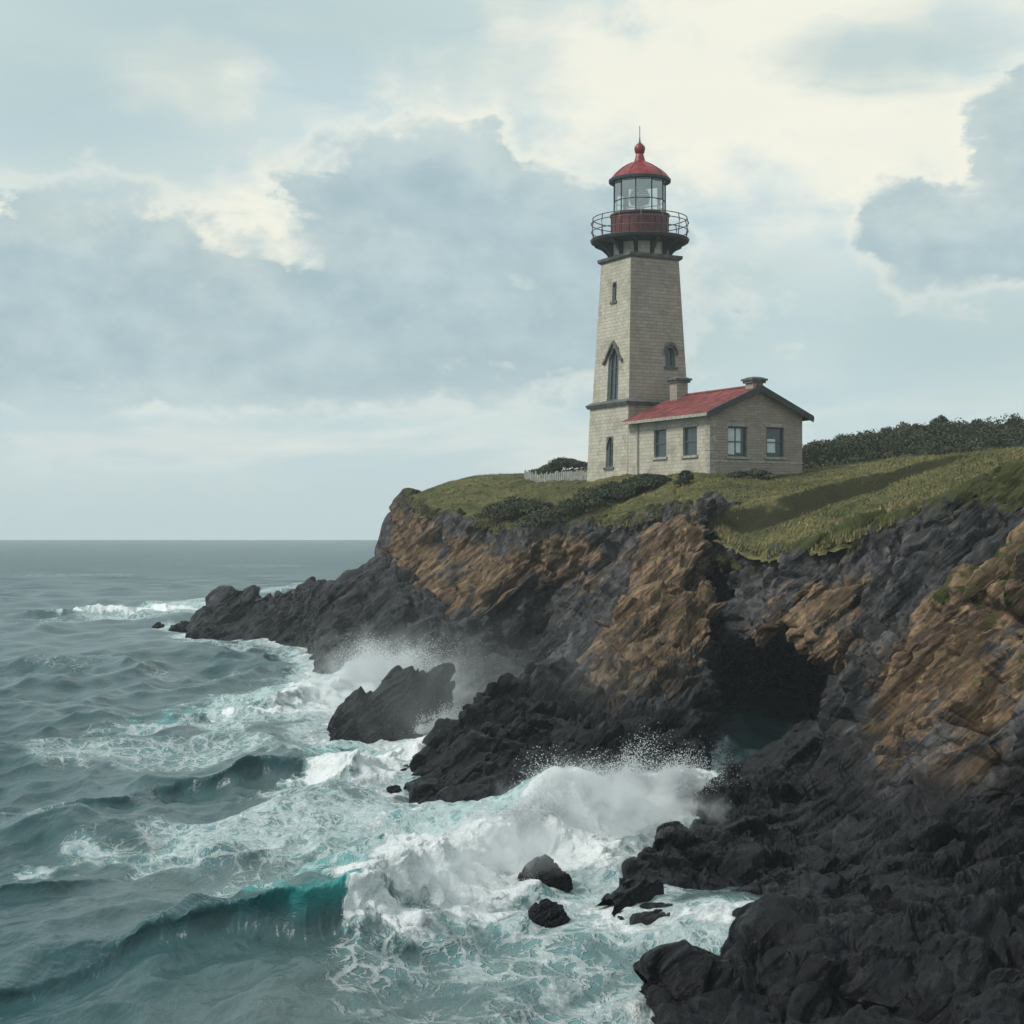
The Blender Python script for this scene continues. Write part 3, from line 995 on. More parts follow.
t.set(p.inputs['Base Color'], t.mix(steep, shaded_soil, gr))
p.inputs['Roughness'].default_value = 0.95
p.inputs['Specular IOR Level'].default_value = 0.1
t.set(p.inputs['Normal'], t.n('ShaderNodeBump', i_Height=t.m('ADD', nf, nm), i_Distance=0.12))
TURF = m
top = mesh_np('headland_ground', GV, FQ, TURF)
top['kind'] = 'structure'

# ------------------------------------------------------------------ sea
ks = np.concatenate([[-6, -4, -2.5, -1.6, -1.1, -0.8, -0.6, -0.5], np.linspace(-0.43, 0.40, 1150), [0.47, 0.55, 0.7, 1.0, 1.6, 2.5, 4]])
inv = np.linspace(1 / 17.0, 1 / 1500.0, 1150)
ys = np.concatenate([[2, 5, 8, 11, 14], 1 / inv])
KK, YY = np.meshgrid(ks, ys, indexing='ij')
SX, SY = (KK * YY).ravel(), YY.ravel()
dY = np.gradient(ys)[None, :].repeat(len(ks), 0).ravel()
NS = len(SX)
sp3 = np.stack([SX, SY, np.zeros(NS)], 1)
hz = np.zeros(NS)
hx = np.zeros(NS)
hy = np.zeros(NS)
gust = 0.75 + 0.5 * fbm(sp3 * 0.03, 2)
# calmer water in the lee of the breakers, close in
calm = 1 - 0.25 * sstep(60 - SY, 0, 25)
rr = np.random.default_rng(12)
for i in range(46):
    lam = 0.9 * (14 / 0.9) ** (i / 45.0)
    th = R(-28) + rr.normal() * 0.7                # travel towards +x, a little towards the viewer
    kx, ky = math.cos(th), math.sin(th)
    k = 2 * math.pi / lam
    a = 0.0145 * lam ** 0.80 * (0.6 + 0.8 * rr.random())
    ph = k * (kx * SX + ky * SY) + rr.random() * 6.28 + 0.8 * np.sin(0.11 * SX * ky - 0.09 * SY * kx + i)
    fade = sstep(lam / np.maximum(dY, 0.02), 1.6, 4.5) * gust * calm
    c, s_ = np.cos(ph), np.sin(ph)
    hz += a * fade * c
    hx -= a * 0.9 * fade * kx * s_
    hy -= a * 0.9 * fade * ky * s_
# sharp-backed wavelets
for sc, am, rot in ((0.28, .17, -20), (0.6, .10, -45), (1.25, .055, 5), (2.6, .028, -30)):
    c_, s_ = math.cos(R(rot)), math.sin(R(rot))
    qw = np.stack([(SX * c_ + SY * s_) * sc, (-SX * s_ + SY * c_) * sc * .55, np.full(NS, sc * 31)], 1)
    hz += am * (ridged(qw, 2) - .6) * sstep(1 / sc / np.maximum(dY, .02), 1.2, 4.0) * gust * calm
foam = np.zeros(NS)
glow_aer = np.zeros(NS)  # teal weight: painted light through crests, plus aerated water
face = np.zeros(NS)


def crest_pts(pts, n=140):
    """pts: (px, py, crest height, broken 0..1) -> evenly spaced world crest line"""
    C = np.array([(*W(px, py, a)[:2], a, b) for px, py, a, b in pts])
    C = hermite(C, np.linspace(0, len(C) - 1, 400))
    s = np.concatenate([[0], np.cumsum(np.linalg.norm(np.diff(C[:, :2], axis=0), axis=1))])
    u = np.linspace(0, s[-1], n)
    return np.stack([np.interp(u, s, C[:, j]) for j in range(4)], 1)


def breaker(pts, lean=0.5, back=2.3, front=0.8, billow=0.3, wob=0.5):
    global hz, hx, hy, foam, glow_aer, face
    C = crest_pts(pts)
    tg = np.gradient(C[:, :2], axis=0)
    tg /= np.linalg.norm(tg, axis=1)[:, None]
    nr = np.stack([tg[:, 1], -tg[:, 0]], 1)         # to the right of the line = shoreward
    lo, hi = C[:, :2].min(0) - 9, C[:, :2].max(0) + 9
    idx = np.nonzero((SX > lo[0]) & (SX < hi[0]) & (SY > lo[1]) & (SY < hi[1]))[0]
    Q = np.stack([SX[idx], SY[idx]], 1)
    w3 = np.stack([Q[:, 0], Q[:, 1], np.zeros(len(Q))], 1)
    Q = Q + np.stack([fbm(w3 * 0.35 + 1, 3), fbm(w3 * 0.35 + 8, 3)], 1) * wob
    best = np.full(len(Q), 1e9)
    bi = np.zeros(len(Q), int)
    for j in range(len(C)):
        d = (Q[:, 0] - C[j, 0]) ** 2 + (Q[:, 1] - C[j, 1]) ** 2
        nn = d < best
        best = np.where(nn, d, best)
        bi = np.where(nn, j, bi)
    dl = Q - C[bi, :2]
    s = (dl * nr[bi]).sum(1)
    tt = (dl * tg[bi]).sum(1)
    endf = np.exp(-np.where((bi == 0) | (bi == len(C) - 1), np.abs(tt), 0) ** 2 / 3.0)
    A, B = C[bi, 2] * endf, C[bi, 3] * endf
    A = A * (0.9 + 0.25 * fbm(w3 * 0.5 + 4, 3))
    B0 = B
    B = np.clip(B + .55 * fbm(w3 * 1.1 + 2, 3) * sstep(B, .02, .3), 0, 1)
    Lb = back * np.sqrt(np.maximum(A, .05)) * 1.1
    Lf = front * np.sqrt(np.maximum(A, .05)) * (1 + 0.9 * B0)
    prof = np.where(s < 0, np.exp(-(s / Lb) ** 2), np.exp(-(np.abs(s) / Lf) ** (2 + 0.8 * B0)))
    h = A * prof
    # broken water: a billowing white roller on and in front of the crest
    roll = sstep(s, -1.3 * A - 0.3, -0.1) * (1 - sstep(s, 1.6 * A + .4, 2.6 * A + .9)) * sstep(B, .25, .75)
    bl = np.abs(fbm(w3 * 0.8 + 21, 2, 0.5)) * 0.5 + np.abs(fbm(w3 * 2.1 + 13, 2, 0.5)) * 0.22 + np.abs(fbm(w3 * 5.0 + 7, 2, 0.5)) * 0.08
    h = h * (1 - 0.25 * roll) + roll * A * (0.22 + billow * bl * .95)
    # scooped trough in front
    h = h - 0.08 * A * np.exp(-((s - 2.2 * Lf) / (1.2 * Lf)) ** 2) * (1 - B)
    hz[idx] += h
    puff = roll * A * (bl - .25) * .6
    hx[idx] += nr[bi, 0] * puff
    hy[idx] += nr[bi, 1] * puff
    push = lean * A * np.clip(prof, 0, 1) ** 3 * (1 - 0.6 * B0)
    hx[idx] += nr[bi, 0] * push
    hy[idx] += nr[bi, 1] * push
    foam[idx] = np.maximum(foam[idx], roll * 1.3)
    face[idx] = np.maximum(face[idx], np.clip(prof * 1.3, 0, 1) * sstep(A, .1, .4) * sstep(s, -.5, -.1))
    # streaks up the back of the broken part, a thin foam line on the lip
    foam[idx] = np.maximum(foam[idx], np.exp(-((s + 2.5) / 3.5) ** 2) * sstep(B, .2, .9) * 0.62)
    lipf = np.exp(-((s - 0.06) / 0.08) ** 2) * sstep(A, .5, 1.1) * 0.25
    foam[idx] = np.maximum(foam[idx], lipf)
    glow_aer[idx] = np.maximum(glow_aer[idx], np.clip(prof, 0, 1) * sstep(A, .36, 1.1) * np.exp(-((s - 0.35) / (.75 * A + .1)) ** 2))  # light shining through the thin crest, painted as teal
    glow_aer[idx] = np.maximum(glow_aer[idx], 0.8 * sstep(B, .1, .7) * np.exp(-((s + 1.8) / 2.6) ** 2))


MAIN = [(-120, 992, .24, 0), (-40, 975, .28, 0), (40, 955, .34, 0), (120, 935, .44, 0), (200, 914, .60, 0), (262, 898, .82, 0), (298, 887, 1.0, .12),
        (345, 868, 1.15, .75), (400, 846, 1.15, 1), (455, 822, 1.2, 1), (515, 800, 1.25, 1), (570, 782, 1.3, 1), (625, 768, 1.2, 1), (672, 768, .8, 1), (700, 775, .35, .8)]
SECOND = [(60, 800, .2, 0), (130, 783, .38, 0), (190, 768, .52, 0), (250, 757, .66, 0), (300, 752, .72, .25), (340, 752, .75, .8), (385, 745, .6, 1), (425, 730, .5, 1)]
THIRD = [(190, 845, .18, 0), (235, 838, .36, 0), (280, 836, .2, .0)]
FOURTH = [(150, 716, .35, .3), (185, 708, .6, .2), (235, 702, .5, .5), (272, 692, .75, .35), (320, 684, .6, .8), (365, 668, .9, 1), (392, 655, .8, 1)]
FIFTH = [(40, 600 + 12, .4, .2), (90, 607, .6, .6), (150, 604, .7, .9), (190, 603, .6, .9)]
SIXTH = [(-30, 885, .25, 0), (40, 872, .3, 0), (110, 862, .22, 0)]
for bpts, kw in ((FIFTH, dict(back=2.5, wob=1.0)), (FOURTH, dict(wob=1.2)), (SECOND, dict(wob=.8)), (THIRD, {}), (SIXTH, {}), (MAIN, dict(lean=0.42, wob=.8, front=.6))):
    breaker(bpts, **kw)

# lying foam: patches by the place they cover on the water (picture points laid down on the sea level)
PXc = 512 + SX / SY * F
PYc = HY + H / SY * F
wv = np.stack([PXc, PYc * 2.2, np.zeros(NS)], 1)
wn = fbm(wv * 0.012, 4) * 0.45


def patch(cx, cy, rx, ry, amt, rot=0.0):
    global foam
    c, s = math.cos(R(rot)), math.sin(R(rot))
    du, dv = PXc - cx, PYc - cy
    a, b = (du * c + dv * s) / rx, (-du * s + dv * c) / ry
    d = 1 - np.sqrt(a * a + b * b) + wn
    foam = np.maximum(foam, amt * sstep(d, -0.05, 0.55))


for pa in [(330, 825, 300, 42, .82, -7), (470, 800, 150, 60, .85, -15), (200, 850, 160, 24, .42, 0), (120, 845, 90, 14, .4, 0),
           (400, 760, 90, 34, .95, -10), (420, 720, 60, 26, 1.0, -25), (330, 790, 120, 16, .55, -5), (170, 748, 230, 17, .55, -4), (60, 742, 80, 9, .35, 0),
           (260, 708, 170, 24, .8, -12), (330, 690, 95, 38, 1.0, -25), (150, 725, 110, 12, .4, -5), (360, 665, 46, 34, 1.0, -40),
           (140, 612, 90, 11, .85, -6), (205, 628, 80, 8, .8, 0), (270, 590, 70, 4.5, .6, -5), (60, 622, 70, 6, .4, 0), (290, 652, 70, 12, .5, 10), (250, 645, 90, 5, .6, 3),
           (560, 950, 200, 75, .50, 0), (640, 880, 90, 50, .72, -20), (690, 945, 70, 26, .85, 0), (715, 780, 30, 40, .95, 0), (480, 1000, 200, 60, .36, 0), (400, 940, 90, 24, .3, -12),
           (660, 845, 60, 40, .85, -30), (600, 1010, 120, 30, .62, 0), (30, 700, 90, 8, .3, 0), (70, 662, 80, 6, .3, 0), (30, 812, 110, 9, .34, -3), (210, 672, 90, 7, .4, -4), (90, 575, 90, 3, .35, 0), (250, 566, 80, 2.5, .3, 0), (100, 905, 120, 9, .26, -8)]:
    patch(*pa)
# wash along every rock foot
SHORE = [[(388, 779), (410, 789), (434, 797), (454, 803), (496, 804), (542, 802), (590, 797), (632, 792), (668, 786), (697, 779), (708, 764)],
         [(188, 635), (205, 637), (240, 638), (268, 641), (290, 644), (306, 652), (311, 662), (322, 670), (352, 671), (395, 692), (440, 706)],
         [(735, 764), (692, 806), (684, 836), (645, 866), (603, 908), (620, 922), (658, 927), (696, 931), (734, 935), (776, 940), (830, 950)],
         [(648, 990), (652, 1040)],
         [(320, 724), (345, 738), (385, 739), (430, 725), (462, 706)]]
for pl in SHORE:
    wl = np.array([W(*a)[:2] for a in pl])
    lo, hi = wl.min(0) - 5, wl.max(0) + 5
    idx = np.nonzero((SX > lo[0]) & (SX < hi[0]) & (SY > lo[1]) & (SY < hi[1]))[0]
    dd, _ = polyline_dist(np.stack([SX[idx], SY[idx]], 1), wl)
    dd = dd + 0.8 * fbm(sp3[idx] * 0.7, 3)
    foam[idx] = np.maximum(foam[idx], 0.95 * (1 - sstep(dd, 0.2, 2.6)))
hz += face * (.07 * (ridged(sp3 * np.array((1.6, 1.0, 1)) * 1.1 + 9, 3) - .6) + .03 * fbm(sp3 * 4.0, 2))
wild = sstep(foam, .5, 1.0)
hz += wild * (np.abs(fbm(sp3 * 1.1 + 3, 3)) * 0.13 - 0.03) * sstep(120 - SY, 0, 60)
SV = np.stack([SX + hx, SY + hy, hz], 1)
near_pale = sstep(95 - SY, 0, 45) * sstep(SX / SY, -.36, -.16) * (1 - face) * (.65 + .5 * fbm(sp3 * .12, 3))  # paler grey-green close in, kept off the wave faces
foam_v = np.clip(foam * (1 - 0.0 * SY), 0, 1.4)

m, t, p = material('sea_water')
g = t.n('ShaderNodeTexCoord').outputs['Object']
at = t.n('ShaderNodeAttribute', attribute_name='sea')
s = t.n('ShaderNodeSeparateColor')
t.set(s.inputs[0], at.outputs['Color'])
fo, glow_ae, _b = s.outputs
offs = t.ss(t.n('ShaderNodeVectorMath', operation='LENGTH', i_Vector=g).outputs['Value'], 70.0, 400.0)
gw = t.mapping(g, (0, 0, 0), (0, 0, R(-25)), (1.0, 0.55, 1.0))
warp = t.noise(g, 0.55, 5, 0.55, 0.0, 'Color')
gl = t.vadd(gw, t.vadd(warp, (1.6, 1.6, 0), 'MULTIPLY'))
lace1 = t.voro(gl, 1.7, 'DISTANCE_TO_EDGE')
lace2 = t.voro(gl, 4.6, 'DISTANCE_TO_EDGE')
fn = t.noise(gw, 0.8, 9, 0.66, 0.8)
ff = t.noise(g, 5.0, 8, 0.68, 0.3)
# low density leaves thin lacy rims, high density closes up
th1 = t.m('MULTIPLY', fo, 0.26)
l1 = t.ss(lace1, th1, t.m('MULTIPLY', th1, 0.35))
l2 = t.ss(lace2, t.m('MULTIPLY', fo, 0.20), t.m('MULTIPLY', fo, 0.06))
fil = t.n('ShaderNodeTexNoise', noise_type='RIDGED_MULTIFRACTAL', i_Vector=t.vadd(gw, t.vadd(warp, (0.7, 0.7, 0), 'MULTIPLY')))
fil.inputs['Scale'].default_value = 0.75
fil.inputs['Detail'].default_value = 7
fil.inputs['Roughness'].default_value = 0.62
fil.inputs['Distortion'].default_value = 0.5
filf = t.ss(t.m('ADD', fil.outputs[0], t.m('MULTIPLY', fo, 0.9)), 1.25, 1.9)
lace = t.m('MAXIMUM', t.m('MULTIPLY', t.m('MAXIMUM', l1, l2), 0.55), filf)
lace = t.m('MULTIPLY', lace, t.ss(t.m('ADD', fn, t.m('MULTIPLY', fo, 0.55)), 0.58, 0.86))
lace = t.m('MULTIPLY', lace, t.ss(fo, 0.04, 0.3))
solid = t.ss(t.m('ADD', fo, t.m('ADD', t.m('MULTIPLY', t.m('SUBTRACT', fn, 0.5), 1.5), t.m('MULTIPLY', t.m('SUBTRACT', ff, 0.5), 0.8))), 0.70, 1.12)
fm = t.m('MAXIMUM', solid, t.m('MULTIPLY', lace, t.ss(ff, 0.25, 0.6, 0.45, 0.95)))
deep = t.mix(t.ss(fn, 0.3, 0.7), (0.013, 0.048, 0.055, 1), (0.026, 0.078, 0.086, 1))
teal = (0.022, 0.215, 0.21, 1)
milky = (0.24, 0.50, 0.52, 1)
deep = t.mix(_b, deep, (0.070, 0.112, 0.114, 1))
water = t.mix(t.ss(glow_ae, 0.15, 1.0), deep, teal)  # teal albedo stands in for light scattered through the crest
water = t.mix(t.m('MULTIPLY', t.ss(fo, 0.2, 0.9), t.ss(fn, 0.35, 0.7, 0.3, 0.85)), water, milky)
colr = t.mix(fm, water, (0.88, 0.92, 0.92, 1))
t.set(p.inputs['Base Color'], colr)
t.set(p.inputs['Roughness'], t.ss(fm, 0, 0.6, 0.23, 0.85))
p.inputs['IOR'].default_value = 1.333
t.set(p.inputs['Specular IOR Level'], t.m('MULTIPLY', t.ss(fm, 0, 0.6, 0.5, 0.1), t.m('MULTIPLY', t.ss(offs, 0, 1, 1.0, 0.13), t.ss(t.noise(t.mapping(g, (0, 0, 0), (0, 0, R(-10)), (0.35, 1.0, 1.0)), 0.11, 7, 0.7, 0.3), 0.3, 0.7, t.ss(offs, 0, 1, 1.0, 0.35), t.ss(offs, 0, 1, 1.0, 1.7)))))
rip = t.noise(t.mapping(g, (0, 0, 0), (0, 0, R(28)), (1.0, 0.5, 1.0)), 2.2, 6, 0.6, 0.6)
rip2 = t.noise(t.mapping(g, (4, 0, 0), (0, 0, R(-15)), (1.0, 0.4, 1.0)), 0.45, 5, 0.55, 0.4)
far = t.noise(t.mapping(g, (0, 0, 0), (0, 0, R(-20)), (0.5, 1.0, 1.0)), 0.16, 7, 0.6, 0.3)
hh = t.m('ADD', t.m('MULTIPLY', t.m('MULTIPLY', far, offs), 7.0), t.m('MULTIPLY', rip, 0.22))
hh = t.m('ADD', hh, t.m('ADD', t.m('MULTIPLY', rip2, 0.5), t.m('MULTIPLY', fm, t.m('MULTIPLY', t.m('ADD', ff, t.m('MULTIPLY', t.noise(g, 14.0, 5, 0.7), 0.6)), 0.45))))
t.set(p.inputs['Normal'], t.n('ShaderNodeBump', i_Height=hh, i_Distance=0.42, i_Strength=0.85))
SEA = m
sea = mesh_np('sea', SV, grid_faces(len(ks), len(ys)), SEA, attrs={'sea': np.stack([foam_v, glow_aer, np.clip(near_pale, 0, 1)], 1)})
sea['kind'] = 'structure'

# ------------------------------------------------------------------ building materials
def stone_mat(name, c0, c1, mortar, sx=0.62, sy=0.27, stain=0.4, msize=0.012):
    m, t, p = material(name)
    uv = t.n('ShaderNodeUVMap', uv_map='uv').outputs[0]
    g = t.n('ShaderNodeTexCoord').outputs['Object']
    wv_ = t.vadd(uv, t.vadd(t.noise(g, 3.0, 3, 0.5, 0, 'Color'), (0.05, 0.05, 0), 'MULTIPLY'))
    br = t.n('ShaderNodeTexBrick', offset=0.5, squash=1.0)
    t.set(br.inputs['Vector'], wv_)
    br.inputs['Scale'].default_value = 1.0
    br.inputs['Brick Width'].default_value = sx
    br.inputs['Row Height'].default_value = sy
    br.inputs['Mortar Size'].default_value = msize
    br.inputs['Mortar Smooth'].default_value = 0.3
    br.inputs['Bias'].default_value = 0.0
    br.inputs['Color1'].default_value = c0
    br.inputs['Color2'].default_value = c1
    br.inputs['Mortar'].default_value = mortar
    n1 = t.noise(g, 0.8, 8, 0.65, 0.6)
    n2 = t.noise(g, 7.0, 7, 0.65)
    vs = t.noise(t.mapping(g, (0, 0, 0), (0, 0, 0), (1.8, 1.8, 0.22)), 1.4, 7, 0.6)
    c = t.mix(t.m('MULTIPLY', t.ss(n1, 0.46, 0.72), stain), br.outputs['Color'], (c0[0] * 0.42, c0[1] * 0.42, c0[2] * 0.42, 1))
    c = t.mix(t.m('MULTIPLY', t.ss(vs, 0.52, 0.75), stain * 0.8), c, (c0[0] * 0.5, c0[1] * 0.5, c0[2] * 0.5, 1))
    c = t.mix(t.m('MULTIPLY', t.ss(n2, 0.55, 0.75), 0.3), c, (c1[0] * 1.25, c1[1] * 1.25, c1[2] * 1.25, 1))
    t.set(p.inputs['Base Color'], c)
    p.inputs['Roughness'].default_value = 0.9
    p.inputs['Specular IOR Level'].default_value = 0.2
    h = t.m('ADD', t.m('MULTIPLY', br.outputs['Fac'], -0.6), t.m('MULTIPLY', n2, 0.8))
    t.set(p.inputs['Normal'], t.n('ShaderNodeBump', i_Height=h, i_Distance=0.03))
    return m


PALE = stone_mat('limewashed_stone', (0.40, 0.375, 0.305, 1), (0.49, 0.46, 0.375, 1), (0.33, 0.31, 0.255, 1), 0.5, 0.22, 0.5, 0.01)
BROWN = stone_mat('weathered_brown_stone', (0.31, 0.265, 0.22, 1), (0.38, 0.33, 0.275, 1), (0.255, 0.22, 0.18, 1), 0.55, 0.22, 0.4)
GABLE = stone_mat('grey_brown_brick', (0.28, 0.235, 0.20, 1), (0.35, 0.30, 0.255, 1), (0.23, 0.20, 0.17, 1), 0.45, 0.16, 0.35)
TRIM = simple_mat('grey_stone_trim', (0.10, 0.105, 0.10, 1), 0.85, 0.35, 2.5, bump=0.03)
DARKIRON = simple_mat('dark_painted_iron', (0.028, 0.035, 0.038, 1), 0.55, 0.4, 5.0)
RAIL = simple_mat('weathered_rail_paint', (0.10, 0.085, 0.085, 1), 0.6, 0.4, 8.0)
REDROOF = simple_mat('red_roof_paint', (0.165, 0.038, 0.036, 1), 0.75, 0.5, 1.6)
DOME = simple_mat('red_dome_paint', (0.20, 0.02, 0.026, 1), 0.4, 0.4, 2.2)
DRUM = simple_mat('oxblood_drum_paint', (0.085, 0.022, 0.022, 1), 0.5, 0.35, 3.0)
FRAMEP = simple_mat('grey_window_paint', (0.07, 0.085, 0.09, 1), 0.6, 0.3, 7.0)
SILLM = simple_mat('pale_sill_stone', (0.30, 0.285, 0.245, 1), 0.9, 0.3, 5.0)
CURT = simple_mat('white_curtain_cloth', (0.55, 0.60, 0.62, 1), 0.9, 0.15, 9.0)
WHITEP = simple_mat('weathered_white_paint', (0.27, 0.28, 0.26, 1), 0.8, 0.3, 3.0)
DARKROOM = simple_mat('dark_room_plaster', (0.03, 0.033, 0.035, 1), 0.9, 0.2, 2.0)
CEIL = simple_mat('white_ceiling_paint', (0.7, 0.74, 0.72, 1), 0.7, 0.1, 3.0)
LENSM = simple_mat('lens_brass_and_glass', (0.50, 0.55, 0.52, 1), 0.15, 0.3, 4.0, 0.2)

m, t, p = material('window_glass')
p.inputs['Base Color'].default_value = (0.035, 0.05, 0.058, 1)
p.inputs['Roughness'].default_value = 0.08
p.inputs['Specular IOR Level'].default_value = 0.6
WGLASS = m

m = bpy.data.materials.new('lantern_glass')
m.use_nodes = True
t = NT(m.node_tree)
tr = t.n('ShaderNodeBsdfTransparent', i_Color=(0.86, 0.93, 0.92, 1))
gl_ = t.n('ShaderNodeBsdfGlossy', i_Color=(0.9, 0.95, 0.95, 1), i_Roughness=0.03)
fr_ = t.n('ShaderNodeFresnel', i_IOR=1.5)
mx = t.n('ShaderNodeMixShader')
t.set(mx.inputs[0], t.m('ADD', fr_.outputs[0], 0.26))
t.set(mx.inputs[1], tr.outputs[0])
t.set(mx.inputs[2], gl_.outputs[0])
t.set(t.n('ShaderNodeOutputMaterial').inputs[0], mx.outputs[0])
LGLASS = m


def wall_mesh(name, f, s0, s1, z0, z1, openings, mat, parent, depth=0.3, top=None, bands=6):
    """a wall face with real openings. f(s, z, d) -> point, d metres into the wall; top(s) caps a gable"""
    cs = sorted({s0, s1} | {v for o in openings for v in o[:2]} | ({(s0 + s1) / 2} if top else set()))
    cz = sorted({z0, z1} | {v for o in openings for v in o[2:4]})
    mb = MB()
    for a, b in zip(cs[:-1], cs[1:]):
        for c, d in zip(cz[:-1], cz[1:]):
            if any(o[0] - 1e-6 <= a and b <= o[1] + 1e-6 and o[2] - 1e-6 <= c and d <= o[3] + 1e-6 for o in openings):
                continue
            mb.add([f(a, c, 0), f(b, c, 0), f(b, d, 0), f(a, d, 0)], [(0, 1, 2, 3)])
        if top:
            mb.add([f(a, z1, 0), f(b, z1, 0), f(b, top(b), 0), f(a, top(a), 0)], [(0, 1, 2, 3)])
    for a, b, c, d in [o[:4] for o in openings]:
        for (p1, p2) in (((a, c), (a, d)), ((a, d), (b, d)), ((b, d), (b, c)), ((b, c), (a, c))):
            mb.add([f(*p1, 0), f(*p2, 0), f(*p2, depth), f(*p1, depth)], [(0, 1, 2, 3)])
    o = mb.build(name, mat, parent)
    return o


def fbox(mb, f, a, b, c, d, d0, d1):
    v = [f(s, z, dd) for dd in (d0, d1) for s, z in ((a, c), (b, c), (b, d), (a, d))]
    mb.add(v, [(0, 1, 2, 3), (7, 6, 5, 4), (0, 4, 5, 1), (1, 5, 6, 2), (2, 6, 7, 3), (3, 7, 4, 0)])


def window(f, a, b, c, d, parent, sash=True, sill=True, curtain=None, lintel=True, depth=0.22, fw=0.07, mull=False):
    """frame > pane, sill, lintel, curtain in the opening a..b x c..d"""
    mb = MB()
    e = 0.003
    fbox(mb, f, a + e, a + fw, c + e, d - e, depth - 0.1, depth)
    fbox(mb, f, b - fw, b - e, c + e, d - e, depth - 0.1, depth)
    fbox(mb, f, a + fw, b - fw, c + e, c + fw, depth - 0.1, depth)
    fbox(mb, f, a + fw, b - fw, d - fw, d - e, depth - 0.1, depth)
    zm = (c + d) / 2
    if sash:
        fbox(mb, f, a + fw, b - fw, zm - 0.03, zm + 0.03, depth - 0.085, depth - 0.004)
    if mull:
        fbox(mb, f, (a + b) / 2 - 0.025, (a + b) / 2 + 0.025, c + fw, d - fw, depth - 0.08, depth - 0.006)
    wd = mb.build('window', FRAMEP, parent)
    mb = MB()
    fbox(mb, f, a + fw, b - fw, c + fw, d - fw, depth - 0.03, depth - 0.012)
    mb.build('pane', WGLASS, wd)
    if sill:
        mb = MB()
        fbox(mb, f, a - 0.14, b + 0.14, c - 0.14, c - e, -0.1, 0.12)
        mb.build('sill', SILLM, wd)
    if lintel:
        mb = MB()
        fbox(mb, f, a - 0.12, b + 0.12, d + e, d + 0.2, -0.035, 0.1)
        mb.build('lintel', SILLM, wd)
    if curtain:
        for (u0, u1, v0, v1) in curtain:
            mb = MB()
            n = 9
            aa, bb = a + fw + (b - a - 2 * fw) * u0, a + fw + (b - a - 2 * fw) * u1
            z0_, z1_ = c + fw + (d - c - 2 * fw) * v0, c + fw + (d - c - 2 * fw) * v1
            vs, fs = [], []
            for i in range(n + 1):
                s_ = aa + (bb - aa) * i / n
                for z_ in (z0_, z1_):
                    vs.append(f(s_, z_, depth - 0.045 + 0.011 * (i % 2)))
            for i in range(n):
                fs.append((2 * i, 2 * i + 2, 2 * i + 3, 2 * i + 1))
            mb.add(vs, fs).build('curtain', CURT, wd)
    return wd


# ------------------------------------------------------------------ lighthouse
TC = np.array((8.2, 102.7))
TZ = 11.6
AN = R(28)
lh = empty('lighthouse', (TC[0], TC[1], TZ), AN)
tag(lh, 'tall tapered stone lighthouse with red domed lantern and round iron gallery on the cliff top', 'lighthouse')
LZ = lambda py: H + (HY - py) / F * 102.7 - TZ
Z_LEDGE, Z_COL, Z_DECK = LZ(406), LZ(263), LZ(240)


def tower_face(kind, hwf):
    """left face looks along -x, right face along -y (local)"""
    if kind == 'left':
        return lambda s, z, d: (-hwf(z) + d, hwf(z) - s * 2 * hwf(z), z)
    if kind == 'right':
        return lambda s, z, d: (-hwf(z) + s * 2 * hwf(z), -hwf(z) + d, z)
    if kind == 'back':
        return lambda s, z, d: (hwf(z) - s * 2 * hwf(z), hwf(z) - d, z)
    return lambda s, z, d: (hwf(z) - d, -hwf(z) + s * 2 * hwf(z), z)


bw = lambda z: 2.46 - 0.03 * z
sw = lambda z: 2.22 - (z - Z_LEDGE) * (2.22 - 1.80) / (Z_COL - Z_LEDGE)
door = (.46, .64, LZ(468), LZ(438))
goth = (.40, .70, LZ(402), LZ(350))
slot = (.42, .56, LZ(303), LZ(284))
oval = (.64, .82, LZ(369), LZ(350))
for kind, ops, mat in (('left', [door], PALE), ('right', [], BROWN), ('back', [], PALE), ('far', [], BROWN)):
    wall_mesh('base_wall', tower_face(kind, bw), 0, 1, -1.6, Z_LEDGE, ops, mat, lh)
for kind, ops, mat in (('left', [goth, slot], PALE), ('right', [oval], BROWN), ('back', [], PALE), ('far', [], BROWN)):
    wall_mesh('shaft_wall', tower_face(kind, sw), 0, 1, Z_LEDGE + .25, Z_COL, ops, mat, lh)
MB().frustum(2.45, 2.56, Z_LEDGE - .16, Z_LEDGE + .06).frustum(2.56, 2.26, Z_LEDGE + .06, Z_LEDGE + .25).build('ledge', TRIM, lh)
MB().frustum(1.85, 1.98, Z_COL, Z_COL + .12).frustum(1.98, 1.98, Z_COL + .12, Z_COL + .3).build('cornice', TRIM, lh)
# windows of the tower (s runs 0..1 over the face, so wrap it to metres)


